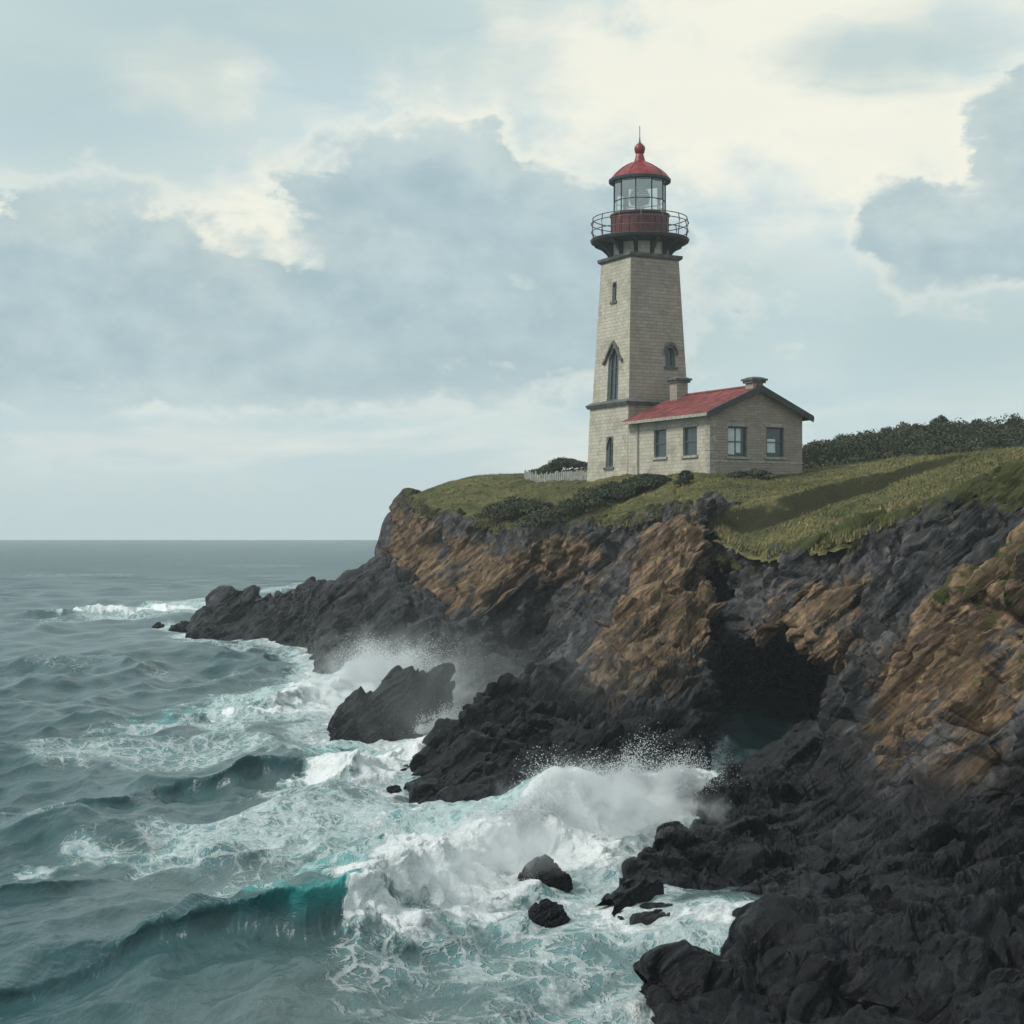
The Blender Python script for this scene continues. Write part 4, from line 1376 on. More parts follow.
def arched(f, a, b, c, d, parent, hw, hood=True, pointed=True, bars=True):
    """a recessed arched window: frame > pane, spandrel stones, hood mould"""
    wm = lambda s, z, dd: f(s, z, dd)
    wpx = 0.05
    mb = MB()
    e = .004
    fbox(mb, wm, a + e, a + wpx, c, d, .12, .24)
    fbox(mb, wm, b - wpx, b - e, c, d, .12, .24)
    fbox(mb, wm, a + wpx, b - wpx, c + e, c + .09, .12, .24)
    if bars:
        fbox(mb, wm, (a + b) / 2 - .008, (a + b) / 2 + .008, c + .09, d, .15, .22)
        for k in (.33, .62):
            zc = c + (d - c) * k
            fbox(mb, wm, a + wpx, b - wpx, zc - .025, zc + .025, .16, .215)
    wd = mb.build('window', FRAMEP, parent)
    mb = MB()
    fbox(mb, wm, a + wpx, b - wpx, c + .09, d - e, .2, .23)
    mb.build('pane', WGLASS, wd)
    # arch head: stone filling the upper corners
    mid = (a + b) / 2
    rise = (d - c) * (.22 if pointed else .42)
    n = 7
    mb = MB()
    for sg in (-1, 1):
        prev = None
        for i in range(n + 1):
            u = i / n
            s_ = mid + sg * (b - a) / 2 * u
            z_ = d - rise * (u ** (1.15 if pointed else 2.0))
            if prev:
                s0_, z0_ = prev
                lo_, hi_ = min(s0_, s_), max(s0_, s_)
                zz = {s0_: z0_, s_: z_}
                v = [wm(q_, zq, dd) for dd in (.01, .2) for q_, zq in ((lo_, zz[lo_]), (hi_, zz[hi_]), (hi_, d + .0), (lo_, d + .0))]
                mb.add(v, [(0, 1, 2, 3), (7, 6, 5, 4), (0, 4, 5, 1), (1, 5, 6, 2), (2, 6, 7, 3), (3, 7, 4, 0)])
            prev = (s_, z_)
    mb.build('arch_head', TRIM, wd)
    if hood:
        mb = MB()
        ov = (b - a) * .42
        for sg in (-1, 1):
            pts = [(mid + sg * (b - a) * .66 * math.sin(u_), d - rise + (rise + .16) * math.cos(u_)) for u_ in (0, .4, .8, 1.2, 1.57)] if not pointed else [(mid + sg * ov * 0, d + .28), (mid + sg * (b - a) * .35, d - rise * .18), (mid + sg * ((b - a) / 2 + ov * .5), d - rise * 1.15), (mid + sg * ((b - a) / 2 + ov), d - rise * 1.35)]
            for (p1, z1), (p2, z2) in zip(pts[:-1], pts[1:]):
                q1, q2 = sorted(((p1, z1), (p2, z2)))
                v = [wm(s_, z_, dd) for dd in (-.16, .02) for s_, z_ in ((q1[0], q1[1]), (q2[0], q2[1]), (q2[0], q2[1] + .2), (q1[0], q1[1] + .2))]
                mb.add(v, [(0, 1, 2, 3), (7, 6, 5, 4), (0, 4, 5, 1), (1, 5, 6, 2), (2, 6, 7, 3), (3, 7, 4, 0)])
        mb.build('hood_mould', TRIM, wd)
    mb = MB()
    fbox(mb, wm, a - .03, b + .03, c - .16, c - e, -.09, .1)
    mb.build('sill', TRIM, wd)
    return wd


arched(tower_face('left', sw), *goth, lh, sw)
arched(tower_face('left', sw), *slot, lh, sw, hood=False, bars=False)
arched(tower_face('right', sw), *oval, lh, sw, hood=True, pointed=False, bars=False)
# narrow window at the foot
arched(tower_face('left', bw), *door, lh, bw, hood=False, pointed=False, bars=True)

# gallery: corbels, deck, railing
MB().lathe([(1.86, Z_COL + .303), (1.86, Z_DECK - .34)], 32).build('gallery_neck', PALE, lh)
mb = MB().lathe([(1.84, Z_DECK - .36), (2.7, Z_DECK - .30), (3.0, Z_DECK - .26), (3.12, Z_DECK - .2), (3.18, Z_DECK - .05), (3.14, Z_DECK)], 48)
mb.build('gallery_deck', DARKIRON, lh, smooth=False)
for k in range(12):
    a = 2 * math.pi * (k + .5) / 12 + .1
    mb = MB()
    ca_, sa_ = math.cos(a), math.sin(a)
    prof = [(1.88, Z_COL + .303), (2.02, Z_COL + .33), (2.12, Z_COL + .55), (2.45, Z_COL + .86), (2.9, Z_DECK - .40), (2.9, Z_DECK - .3), (1.88, Z_DECK - .3)]
    vs = [(r * ca_ - sg * .11 * sa_, r * sa_ + sg * .11 * ca_, z) for sg in (-1, 1) for r, z in prof]
    n = len(prof)
    mb.add(vs, [tuple(range(n)), tuple(range(2 * n - 1, n - 1, -1))] + [(i, (i + 1) % n, (i + 1) % n + n, i + n) for i in range(n)])
    mb.build('corbel', DARKIRON, lh)
RZ = LZ(219)
RR = 3.02
rl = MB()
for z_, rr_ in ((Z_DECK + .5, RR + .08), (RZ - .32, RR + .1), (RZ, RR)):
    rl.tube([(rr_ * math.cos(2 * math.pi * k / 48), rr_ * math.sin(2 * math.pi * k / 48), z_) for k in range(48)], .03, 6, True)
rail = rl.build('railing', RAIL, lh, smooth=True)
for k in range(14):
    a = 2 * math.pi * k / 14 + .13
    c_, s_ = math.cos(a), math.sin(a)
    MB().tube([(r * c_, r * s_, z) for r, z in ((RR, Z_DECK - .02), (RR + .08, Z_DECK + .5), (RR + .1, RZ - .4), (RR + .05, RZ - .12), (RR, RZ + .02))], .032, 6).build('baluster', RAIL, rail, smooth=True)
# drum, lantern, dome
ZD1 = LZ(215.5)
MB().lathe([(1.92, Z_DECK), (1.92, Z_DECK + .1), (1.83, Z_DECK + .14), (1.83, ZD1 - .14), (1.93, ZD1 - .1), (1.93, ZD1)], 40).build('lantern_drum', DRUM, lh)
for k in range(20):
    a = 2 * math.pi * k / 20
    MB().tube([(1.845 * math.cos(a), 1.845 * math.sin(a), Z_DECK + .15), (1.845 * math.cos(a), 1.845 * math.sin(a), ZD1 - .15)], .025, 5).build('seam', DRUM, lh)
ZG1 = LZ(181.5)
NG = 10
rg = 1.66
off = .22
ang = [2 * math.pi * k / NG + off for k in range(NG)]
fm_ = MB()
for a in ang:
    fm_.tube([(rg * math.cos(a), rg * math.sin(a), ZD1), (rg * math.cos(a), rg * math.sin(a), ZG1)], .045, 6)
for z_ in (ZD1 + .06, ZD1 + .85, ZG1 - .06):
    fm_.tube([(rg * math.cos(a), rg * math.sin(a), z_) for a in ang], .034, 6, True)
gf = fm_.build('glazing_frame', DARKIRON, lh)
for k in range(NG):
    a, b = ang[k], ang[(k + 1) % NG]
    r2 = rg - .012
    MB().add([(r2 * math.cos(a), r2 * math.sin(a), ZD1 + .02), (r2 * math.cos(b), r2 * math.sin(b), ZD1 + .02), (r2 * math.cos(b), r2 * math.sin(b), ZG1), (r2 * math.cos(a), r2 * math.sin(a), ZG1)], [(0, 1, 2, 3)]).build('pane', LGLASS, gf)
ln = MB().lathe([(.34, ZD1), (.4, ZD1 + .18), (.22, ZD1 + .42), (.2, ZD1 + .6), (.5, ZD1 + .72), (.62, ZD1 + 1.02), (.64, ZD1 + 1.2), (.52, ZD1 + 1.5), (.3, ZD1 + 1.78), (.1, ZD1 + 1.86)], 20).build('lens', LENSM, lh, smooth=True)
rb = MB()
for j in range(7):
    z_ = ZD1 + .74 + j * .14
    r_ = .53 + .14 * math.sin(math.pi * min(1, (j + .6) / 6.2))
    rb.tube([(r_ * math.cos(2 * math.pi * k / 20), r_ * math.sin(2 * math.pi * k / 20), z_) for k in range(20)], .022, 5, True)
rb.build('lens_ring', DARKIRON, ln)
ZR = LZ(180)
MB().lathe([(1.64, ZR - .22), (1.64, ZR - .2)], 40).build('lantern_ceiling', CEIL, lh)
MB().lathe([(1.98, ZR - .18), (2.0, ZR - .02), (1.9, ZR + .03), (1.4, ZR + .04)], 40).build('eave_ring', DARKIRON, lh)
zt = LZ(156)
MB().lathe([(1.9, ZR + .032), (1.84, ZR + .12), (1.66, ZR + .34), (1.34, ZR + .62), (.95, ZR + .86), (.55, ZR + 1.06), (.36, ZR + 1.2), (.27, zt), (.2, zt + .2), (.18, zt + .32)], 20).build('dome', DOME, lh)
rb = MB()
for k in range(10):
    a = 2 * math.pi * k / 10
    rb.tube([(r * math.cos(a), r * math.sin(a), z) for r, z in ((1.86, ZR + .1), (1.67, ZR + .35), (1.35, ZR + .63), (.96, ZR + .87), (.56, ZR + 1.07))], .028, 5)
rb.build('dome_rib', DOME, lh)
zb = LZ(149)
MB().lathe([(.14, zb - .42), (.3, zb - .25), (.36, zb - .02), (.33, zb + .14), (.2, zb + .3), (.08, zb + .4), (.05, zb + .55)], 18).build('ball_finial', DOME, lh, smooth=True)
MB().tube([(0, 0, zb + .5), (0, 0, LZ(138))], .045, 6).tube([(0, 0, LZ(138)), (0, 0, LZ(126))], .025, 6).build('lightning_rod', DARKIRON, lh)

# ------------------------------------------------------------------ keeper's house
HP = P(710, 476, 91.3)
hs = empty('keeper_house', (HP[0], HP[1], 10.9), AN)
tag(hs, 'low stone cottage with red gabled roof leaning on the foot of the lighthouse', 'cottage')
GW, GL = 6.6, 8.75
EAVE, RIDGE = 15.04 - 11.1, 16.5 - 11.1
gable = lambda s, z, d: (s, d, z)
left = lambda s, z, d: (d, s, z)
right_ = lambda s, z, d: (GW - d, s, z)
backf = lambda s, z, d: (s, GL - d, z)
topf = lambda s: EAVE + (RIDGE - EAVE) * (1 - abs(s - GW / 2) / (GW / 2))
gw_ = [(1.25, 2.6, 12.52 - 11.1, 14.25 - 11.1), (3.98, 5.25, 12.55 - 11.1, 14.28 - 11.1)]
lw_ = [(1.3, 2.75, 12.62 - 11.1, 14.28 - 11.1), (4.5, 5.85, 12.65 - 11.1, 14.3 - 11.1)]
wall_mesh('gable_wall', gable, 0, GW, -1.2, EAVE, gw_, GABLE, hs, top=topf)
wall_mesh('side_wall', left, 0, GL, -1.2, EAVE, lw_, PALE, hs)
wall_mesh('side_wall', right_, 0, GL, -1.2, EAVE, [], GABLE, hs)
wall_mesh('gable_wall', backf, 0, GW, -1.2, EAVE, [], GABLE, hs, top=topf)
window(gable, *gw_[0], hs, curtain=[(.05, .42, .04, .98), (.5, .78, .1, .98)])
window(gable, *gw_[1], hs, curtain=[(.1, .62, .12, .62)])
window(left, *lw_[0], hs, curtain=None)
window(left, *lw_[1], hs, curtain=None)
# quoins on the near corner, a string course, downpipe
q_ = MB()
for k in range(11):
    z0_ = -.9 + k * .44
    if z0_ + .4 > EAVE:
        break
    l_ = .42 if k % 2 else .26
    q_.box(-.02, l_, -.025, .0, z0_, z0_ + .4)
    q_.box(-.025, -.0, -.025, .68 - l_, z0_, z0_ + .4)
q_.build('quoin', SILLM, hs)
MB().box(-.03, GW + .03, -.035, .0, 1.08, 1.2).build('string_course', SILLM, hs)
MB().tube([(-.09, GL - 1.2, EAVE - .1), (-.09, GL - 1.2, -.6)], .05, 6).build('downpipe', SILLM, hs)
# roof: two slabs with overhang, each with seams; fascias and gutter
ov, oe, th = .42, .48, .09
sl = (RIDGE - EAVE) / (GW / 2)


def slab(sg):
    mb = MB()
    n = 16
    x_e, x_r = (-oe, GW / 2) if sg < 0 else (GW + oe, GW / 2)
    z_e, z_r = EAVE - oe * sl + .06, RIDGE + .06
    mb.add([(x, y, z + dz) for dz in (0, th) for x, z in ((x_e, z_e), (x_r, z_r)) for y in (-ov, GL - .03)],
           [(0, 2, 3, 1), (4, 5, 7, 6), (0, 1, 5, 4), (2, 6, 7, 3), (0, 4, 6, 2), (1, 3, 7, 5)])
    for k in range(n + 1):
        y = -ov + .04 + (GL + ov - .12) * k / n
        mb.add([(x, y + dy, z + th + dz) for dz in (-.01, .012) for x, z in ((x_e, z_e), (x_r, z_r)) for dy in (-.025, .025)],
               [(0, 2, 3, 1), (4, 5, 7, 6), (0, 1, 5, 4), (2, 6, 7, 3), (0, 4, 6, 2), (1, 3, 7, 5)])
    return mb.build('roof', REDROOF, hs)


rf1, rf2 = slab(-1), slab(1)
MB().tube([(GW / 2, -ov - .02, RIDGE + .15), (GW / 2, GL, RIDGE + .15)], .1, 8).build('ridge_cap', REDROOF, rf1)
fa = MB()
for sg in (-1, 1):
    x_e, x_r = (-oe, GW / 2) if sg < 0 else (GW + oe, GW / 2)
    z_e, z_r = EAVE - oe * sl + .06, RIDGE + .06
    fa.add([(x, y, z + dz) for dz in (-.26, th + .03) for x, z in ((x_e, z_e), (x_r, z_r)) for y in (-ov - .06, -ov - .003)],
           [(0, 2, 3, 1), (4, 5, 7, 6), (0, 1, 5, 4), (2, 6, 7, 3), (0, 4, 6, 2), (1, 3, 7, 5)])
fa.build('bargeboard', DARKIRON, hs)
for sg in (-1, 1):
    xg = -oe - .075 if sg < 0 else GW + oe + .003
    zg = EAVE - oe * sl + .02
    MB().box(xg, xg + .072, -ov, GL - .1, zg - .08, zg + .1).build('gutter', SILLM if sg < 0 else DARKIRON, hs)


def chimney(cx, cy, z0, z1, hw, mat):
    c = MB().box(cx - hw, cx + hw, cy - hw, cy + hw, z0, z1).build('chimney', mat, hs)
    MB().box(cx - hw - .12, cx + hw + .12, cy - hw - .12, cy + hw + .12, z1 + .003, z1 + .14).box(cx - hw - .2, cx + hw + .2, cy - hw - .2, cy + hw + .2, z1 + .143, z1 + .26).frustum(hw + .12, hw - .05, z1 + .263, z1 + .36, cx, cy).build('chimney_cap', TRIM, c)


ZH = lambda py, Y: H + (HY - py) / F * Y - 10.9
chimney(GW / 2 - .35, GL - 1.2, RIDGE - .7, ZH(381, 98), .40, BROWN)
chimney(GW / 2, .25, RIDGE - .5, ZH(382.5, 92.5), .36, BROWN)
chim_pot = None

# ------------------------------------------------------------------ garden fence
def gz_at(x, y):
    return float(ground(np.array([[x, y]]))[0][0])


fa_, fb_ = P(526, 482, 113), P(590, 479, 104)
n = 34
fz = [gz_at(*(fa_[:2] + (fb_[:2] - fa_[:2]) * k / n)) for k in range(n + 1)]
fo_ = (fa_[0], fa_[1], fz[0])
fence = empty('picket_fence', fo_)
tag(fence, 'low weathered white picket fence running left from the lighthouse foot', 'fence')
dxy = (fb_[:2] - fa_[:2])
ln_ = np.linalg.norm(dxy)
ux = dxy / ln_
for zr in (.16, .42):
    MB().tube([(dxy[0] * k / n, dxy[1] * k / n, fz[k] - fz[0] + zr) for k in range(n + 1)], .035, 5).build('rail', WHITEP, fence)
for k in range(n + 1):
    cx_, cy_, z_ = dxy[0] * k / n, dxy[1] * k / n, fz[k] - fz[0]
    hw_ = .095 if k % 6 else .11
    hh_ = .58 + .05 * math.sin(k * 2.3) + (.12 if k % 6 == 0 else 0)
    nx_, ny_ = ux[1], -ux[0]
    vs = [(cx_ + ux[0] * a + nx_ * b, cy_ + ux[1] * a + ny_ * b, z_ + zz) for b in (.04, .075) for a, zz in ((-hw_, -.3), (hw_, -.3), (hw_, hh_ - .1), (0, hh_), (-hw_, hh_ - .1))]
    MB().add(vs, [(0, 1, 2, 3, 4), (9, 8, 7, 6, 5)] + [(i, i + 5, (i + 1) % 5 + 5, (i + 1) % 5) for i in range(5)]).build('post' if k % 6 == 0 else 'picket', WHITEP, fence)

# ------------------------------------------------------------------ vegetation
def leaf_mat(name, a, b, c):
    m, t, p = material(name)
    at = t.n('ShaderNodeAttribute', attribute_name='tone')
    s = t.n('ShaderNodeSeparateColor')
    t.set(s.inputs[0], at.outputs['Color'])
    col = t.mix(s.outputs[0], a, b)
    col = t.mix(t.ss(s.outputs[1], 0.7, 1.0), col, c)
    t.set(p.inputs['Base Color'], col)
    p.inputs['Roughness'].default_value = 0.75
    p.inputs['Specular IOR Level'].default_value = 0.25
    return m


LEAF = leaf_mat('scrub_leaves', (0.014, 0.022, 0.011, 1), (0.042, 0.056, 0.024, 1), (0.085, 0.09, 0.04, 1))
GRASS = leaf_mat('turf_blades', (0.08, 0.084, 0.034, 1), (0.20, 0.175, 0.075, 1), (0.38, 0.31, 0.155, 1))
BARK = simple_mat('scrub_stems', (0.06, 0.045, 0.03, 1), 0.9, 0.3, 5)


def leaves(centres, nrm, size, seed, tone):
    """one bent quad per leaf"""
    rg_ = np.random.default_rng(seed)
    n = len(centres)
    d = nrm + rg_.normal(size=(n, 3)) * 0.55
    d /= np.linalg.norm(d, axis=1)[:, None] + 1e-9
    a = np.cross(d, rg_.normal(size=(n, 3)))
    a /= np.linalg.norm(a, axis=1)[:, None] + 1e-9
    b = np.cross(d, a)
    s = size * (0.6 + 0.8 * rg_.random(n))[:, None]
    V = np.stack([centres - a * s * .5, centres + b * s * .28, centres + a * s * .5, centres - b * s * .28], 1).reshape(-1, 3)
    Fq = np.arange(4 * n).reshape(n, 4)
    T = np.repeat(np.stack([tone, rg_.random(n), np.zeros(n)], 1), 4, axis=0)
    return V, Fq, T


def clump_leaves(cs, rs, per, size, seed):
    rg_ = np.random.default_rng(seed)
    C, N, T = [], [], []
    for c, r in zip(cs, rs):
        d = rg_.normal(size=(per, 3))
        d /= np.linalg.norm(d, axis=1)[:, None]
        d[:, 2] = np.abs(d[:, 2]) * 1.0 - 0.25 * (rg_.random(per) < .3)
        rad = 0.62 + 0.45 * rg_.random(per)
        q_ = np.asarray(c) + d * rad[:, None] * np.asarray(r)
        C.append(q_)
        N.append(d)
        T.append(np.clip(rg_.normal(0.42, .32) + rg_.normal(size=per) * .18, 0, 1))
    return leaves(np.concatenate(C), np.concatenate(N), size, seed + 1, np.concatenate(T))


def shrub(name, label, cat, px, py, Y, wpx, hpx, nclump, per, seed, leaf=.16, group='shrubs around the lighthouse', deep=1.0, loc=None):
    """picture spot of its foot, picture width and height at that distance"""
    x = (px - 512) / F * Y
    z = gz_at(x, Y) if loc is None else loc[2]
    w_, h_ = wpx / F * Y, hpx / F * Y
    if loc is not None:
        x, Y = loc[0], loc[1]
    rt = empty(name, (x, Y, z))
    tag(rt, label, cat, group)
    rg_ = np.random.default_rng(seed)
    cs, rs = [], []
    for k in range(nclump):
        u = rg_.uniform(-1, 1)
        v = rg_.uniform(-1, 1)
        hh_ = h_ * (1 - .55 * u * u) * rg_.uniform(.55, 1.0)
        r = np.array((w_ * .22, w_ * .22 * deep, hh_ * .5)) * rg_.uniform(.7, 1.15)
        r = np.minimum(r, h_ * .75)
        zz = max(.02, hh_ - r[2] * 1.05)
        yy = v * w_ * .25 * deep
        gl__ = gz_at(x + u * w_ * .38, Y + yy) - z if loc is None else 0
        cs.append((u * w_ * .38, yy, zz + gl__))
        rs.append(r)
    V, Fq, T = clump_leaves(cs, rs, per, leaf, seed)
    mesh_np('foliage', V, Fq, LEAF, rt, False, {'tone': T})
    sm = MB()
    for c, r in zip(cs, rs):
        sm.tube([(c[0] * .3, c[1] * .3, -.15), (c[0] * .7, c[1] * .7, c[2] * .6), c], .03, 4)
    sm.build('stem', BARK, rt)
    return rt


shrub('shrub', 'dark broad shrub growing against the tower foot and cottage side wall', 'shrub', 640, 483, 92.5, 52, 17, 16, 420, 21)
shrub('shrub', 'small round shrub under the cottage corner between side wall and gable', 'shrub', 685, 482, 89.5, 22, 16, 8, 380, 22)
shrub('shrub', 'low spreading shrub along the foot of the brick gable', 'shrub', 752, 479, 90.5, 50, 11, 12, 340, 23)
shrub('shrub', 'rounded dark green shrub behind the white picket fence', 'shrub', 560, 474, 114, 62, 15, 16, 420, 24)
shrub('shrub', 'wide dark scrub patch on the turf slope below the lighthouse', 'shrub', 590, 508, 93, 150, 24, 30, 420, 25, deep=.8)
shrub('shrub', 'dark scrub patch spreading left of the wide one towards the cliff edge', 'shrub', 515, 514, 99, 80, 24, 18, 420, 26, deep=.8)
shrub('shrub', 'low scrub in front of the narrow window at the tower foot', 'shrub', 625, 491, 95, 80, 14, 16, 380, 27)

# the scrub-covered rise on the right reads as one mass
rg_ = np.random.default_rng(4)
cs, rs = [], []
top_line = np.array([(800, 446), (830, 438), (862, 430), (890, 426), (915, 420), (945, 416), (975, 420), (1005, 414), (1040, 412), (1100, 408), (1180, 404)])
bot_line = np.array([(800, 472), (850, 465), (900, 458), (950, 455), (985, 456), (1030, 452), (1100, 444), (1180, 436)])
for k in range(520):
    px = rg_.uniform(800, 1180)
    Yd = rg_.uniform(100, 124)
    x = (px - 512) / F * Yd
    g0 = gz_at(x, Yd)
    tz = H + (HY - np.interp(px, top_line[:, 0], top_line[:, 1])) / F * Yd
    f_ = rg_.uniform(0, 1) ** .6
    frac = (Yd - 100) / 24
    zc = g0 + max(.3, (tz - g0) * (0.15 + .85 * frac) * (.55 + .45 * f_))
    r = rg_.uniform(.4, 1.25)
    if k % 9 == 0:
        zc += rg_.uniform(.0, .25)
        r = rg_.uniform(.3, .6)
    cs.append((x, Yd, zc - r * .75))
    rs.append((r * rg_.uniform(.8, 1.4), r * 1.2, r))
V, Fq, T = clump_leaves(cs, rs, 250, .2, 41)
tk = mesh_np('thicket', V, Fq, LEAF, None, False, {'tone': T})
tag(tk, 'dense dark green scrub covering the rise behind the cottage', 'thicket', kind='stuff')

# turf blades over the top
rg_ = np.random.default_rng(8)
nb_ = 260000
k_ = rg_.uniform(-.1, .42, nb_)
Yb = 58 + 70 * rg_.random(nb_) ** 1.35
qb = np.stack([k_ * Yb, Yb], 1)
zb_, db_ = ground(qb)
tc_ = np.random.default_rng(18)
nt_ = 5200
kt_ = tc_.uniform(-.1, .4, nt_)
Yt_ = 60 + 55 * tc_.random(nt_) ** 1.2
rep = tc_.integers(8, 22, nt_)
qt_ = np.repeat(np.stack([kt_ * Yt_, Yt_], 1), rep, axis=0) + tc_.normal(size=(rep.sum(), 2)) * .13
zt_, dt_ = ground(qt_)
tall_ = np.concatenate([np.ones(len(qb)), np.repeat(.8 + .6 * tc_.random(nt_), rep)])
tint_ = np.concatenate([np.zeros(len(qb)), np.repeat(tc_.normal(0, .35, nt_), rep)])
qb, zb_, db_ = np.concatenate([qb, qt_]), np.concatenate([zb_, zt_]), np.concatenate([db_, dt_])
nb_ = len(qb)
zq_ = ground(qb + np.array((0, .5)))[0] - zb_
ok = (db_ < 0.35) & ((np.abs(zq_) < .24) | (np.random.default_rng(3).random(nb_) < .1))
inh = ((qb[:, 0] - HP[0]) * math.cos(AN) + (qb[:, 1] - HP[1]) * math.sin(AN))
inl = (-(qb[:, 0] - HP[0]) * math.sin(AN) + (qb[:, 1] - HP[1]) * math.cos(AN))
ok &= ~((inh > -.1) & (inh < GW + .1) & (inl > -.1) & (inl < GL + .1))
ok &= np.hypot(qb[:, 0] - TC[0], qb[:, 1] - TC[1]) > 3.2
qb, zb_, db_, tall_, tint_ = qb[ok], zb_[ok], db_[ok], tall_[ok], tint_[ok]
pt = fbm(np.stack([qb[:, 0], qb[:, 1], zb_], 1) * .3, 4)
nb_ = len(qb)
base_ = np.stack([qb[:, 0], qb[:, 1], zb_ - .03 - np.clip(db_, 0, 1) * .5], 1)
hgt_ = (.04 + .10 * rg_.random(nb_) ** 2) * (1 + .8 * np.clip(pt, 0, 1)) * (1 + (.2 + 1.6 * rg_.random(nb_) ** 2) * (db_ > -.35)) * tall_
a_ = rg_.uniform(0, 6.28, nb_)
dx_ = np.stack([np.cos(a_), np.sin(a_), np.zeros(nb_)], 1) * (.015 + .03 * rg_.random(nb_))[:, None]
tip = np.stack([rg_.normal(.05, .06, nb_), rg_.normal(-.02, .06, nb_), hgt_], 1)
V = np.stack([base_ - dx_, base_ + dx_, base_ + tip], 1).reshape(-1, 3)
tone = np.clip(.45 + .55 * pt + tint_ + rg_.normal(size=nb_) * .2, 0, 1)
T = np.repeat(np.stack([tone, rg_.random(nb_) * .75 + .3 * np.clip(pt, 0, 1), tone * 0], 1), 3, axis=0)
gr_ = mesh_np('grass', V, np.arange(3 * nb_).reshape(nb_, 3), GRASS, None, False, {'tone': T})
tag(gr_, 'short windblown olive turf covering the cliff top', 'grass', kind='stuff')

# ------------------------------------------------------------------ loose rocks in the sea
import bmesh
def boulder(name, label, cat, px, py, wpx, hpx, seed, dep=.8, sub=5, tilt=0.0, group='loose rocks in the surf', lobes=None):
    """foot of the rock at (px, py) on the water, picture width and height"""
    c = W(px, py)
    s = c[1] / F
    w_, h_ = wpx * s, hpx * s
    bm = bmesh.new()
    bmesh.ops.create_icosphere(bm, subdivisions=sub, radius=1.0)
    V = np.array([v.co for v in bm.verts])
    Fc = np.array([[v.index for v in f_.verts] for f_ in bm.faces])
    bm.free()
    th_ = seed * 1.7
    d = V.copy()
    # a peaked mass: several lobes set side by side
    rad = np.ones(len(V))
    shape = np.array((w_ * .5, w_ * .5 * dep, h_))
    if lobes:
        top_ = np.interp(V[:, 0], [q_[0] for q_ in lobes], [q_[1] for q_ in lobes])
    else:
        top_ = np.ones(len(V))
    V = V * shape
    V[:, 2] = np.where(V[:, 2] > 0, V[:, 2] * top_, V[:, 2] * .5)
    sc_ = max(.12, min(w_, h_ * 1.6) * .26)
    N = d / shape
    N /= np.linalg.norm(N, axis=1)[:, None]
    dd = rock_disp(V + seed * 13.1, sc_ * 1.5, .45, .2, .8)
    V = V + N * np.clip(dd, -.5 * h_, .6 * h_)[:, None]
    o = mesh_np(name, V, Fc, ROCK, None, False, {'rock': np.tile((0, 1, 0), (len(V), 1))})
    o.location = (c[0], c[1] + w_ * .4 * dep, -.05 * h_)
    tag(o, label, cat, group)
    return o


boulder('sea_rock', 'large jagged black rock standing in white surf left of the buttress', 'rock', 392, 737, 140, 66, 3, .75, 7,
        lobes=[(-1, .5), (-.67, .72), (-.45, .84), (-.3, .8), (0, .95), (.25, 1.05), (.45, .98), (.7, 1.35), (.9, 1.6), (1, 1.6)])
boulder('boulder', 'rounded black boulder half in the foam of the big breaker', 'boulder', 547, 889, 60, 31, 5, .8, 6, lobes=[(-1, .55), (-.5, .8), (0, 1), (.4, 1), (1, .6)])
boulder('boulder', 'low flat black boulder on the lacy foam below the rounded one', 'boulder', 546, 921, 48, 16, 7, .7, 6)
boulder('boulder', 'tiny dark stone just left of the low flat boulder', 'boulder', 511, 906, 17, 7, 8, .8, 4)
boulder('boulder', 'small dark stone awash left of the pointed buttress foot', 'boulder', 394, 792, 20, 7, 9, .8, 4)
boulder('boulder', 'dark rock washed by spray beside the near spur', 'boulder', 668, 838, 26, 14, 11, .8, 5)
boulder('skerry', 'low flat skerry rock before the dark reef', 'rock', 215, 637, 66, 10, 12, .7, 5)
boulder('skerry', 'small pointed skerry at the outer end of the line', 'rock', 157, 627, 12, 6, 13, .8, 4)
boulder('skerry', 'middle skerry between the pointed one and the reef', 'rock', 179, 630, 26, 8, 14, .8, 4)
boulder('boulder', 'dark ledge rock under the far spray by the reef', 'boulder', 330, 668, 38, 12, 15, .8, 5)

# ------------------------------------------------------------------ spray and foam thrown up by the surf
m = bpy.data.materials.new('white_water')
m.use_nodes = True
t = NT(m.node_tree)
d_ = t.n('ShaderNodeBsdfDiffuse', i_Color=(0.93, 0.96, 0.97, 1))
tl_ = t.n('ShaderNodeBsdfTranslucent', i_Color=(0.93, 0.96, 0.97, 1))
mx = t.n('ShaderNodeMixShader')
mx.inputs[0].default_value = 0.5
t.set(mx.inputs[1], d_.outputs[0])
t.set(mx.inputs[2], tl_.outputs[0])
t.set(t.n('ShaderNodeOutputMaterial').inputs[0], mx.outputs[0])
SPRAY = m

TET = np.array([(1, 1, 1), (1, -1, -1), (-1, 1, -1), (-1, -1, 1)], float) / math.sqrt(3)
TF = np.array([(0, 1, 2), (0, 3, 1), (0, 2, 3), (1, 3, 2)])
OCT = np.array([(1, 0, 0), (-1, 0, 0), (0, 1, 0), (0, -1, 0), (0, 0, 1), (0, 0, -1)], float)
OF = np.array([(0, 2, 4), (2, 1, 4), (1, 3, 4), (3, 0, 4), (2, 0, 5), (1, 2, 5), (3, 1, 5), (0, 3, 5)])


def droplets(name, pos, size, label, seed):
    rg_ = np.random.default_rng(seed)
    n = len(pos)
    V = (TET[None] * (0.7 + .8 * rg_.random((n, 4, 1)))) * size[:, None, None] * 1.25 + pos[:, None, :]
    Fc = (TF[None] + 4 * np.arange(n)[:, None, None]).reshape(-1, 3)
    o = mesh_np(name, V.reshape(-1, 3), Fc, SPRAY, None, True)
    tag(o, label, 'spray', kind='stuff')
    return o


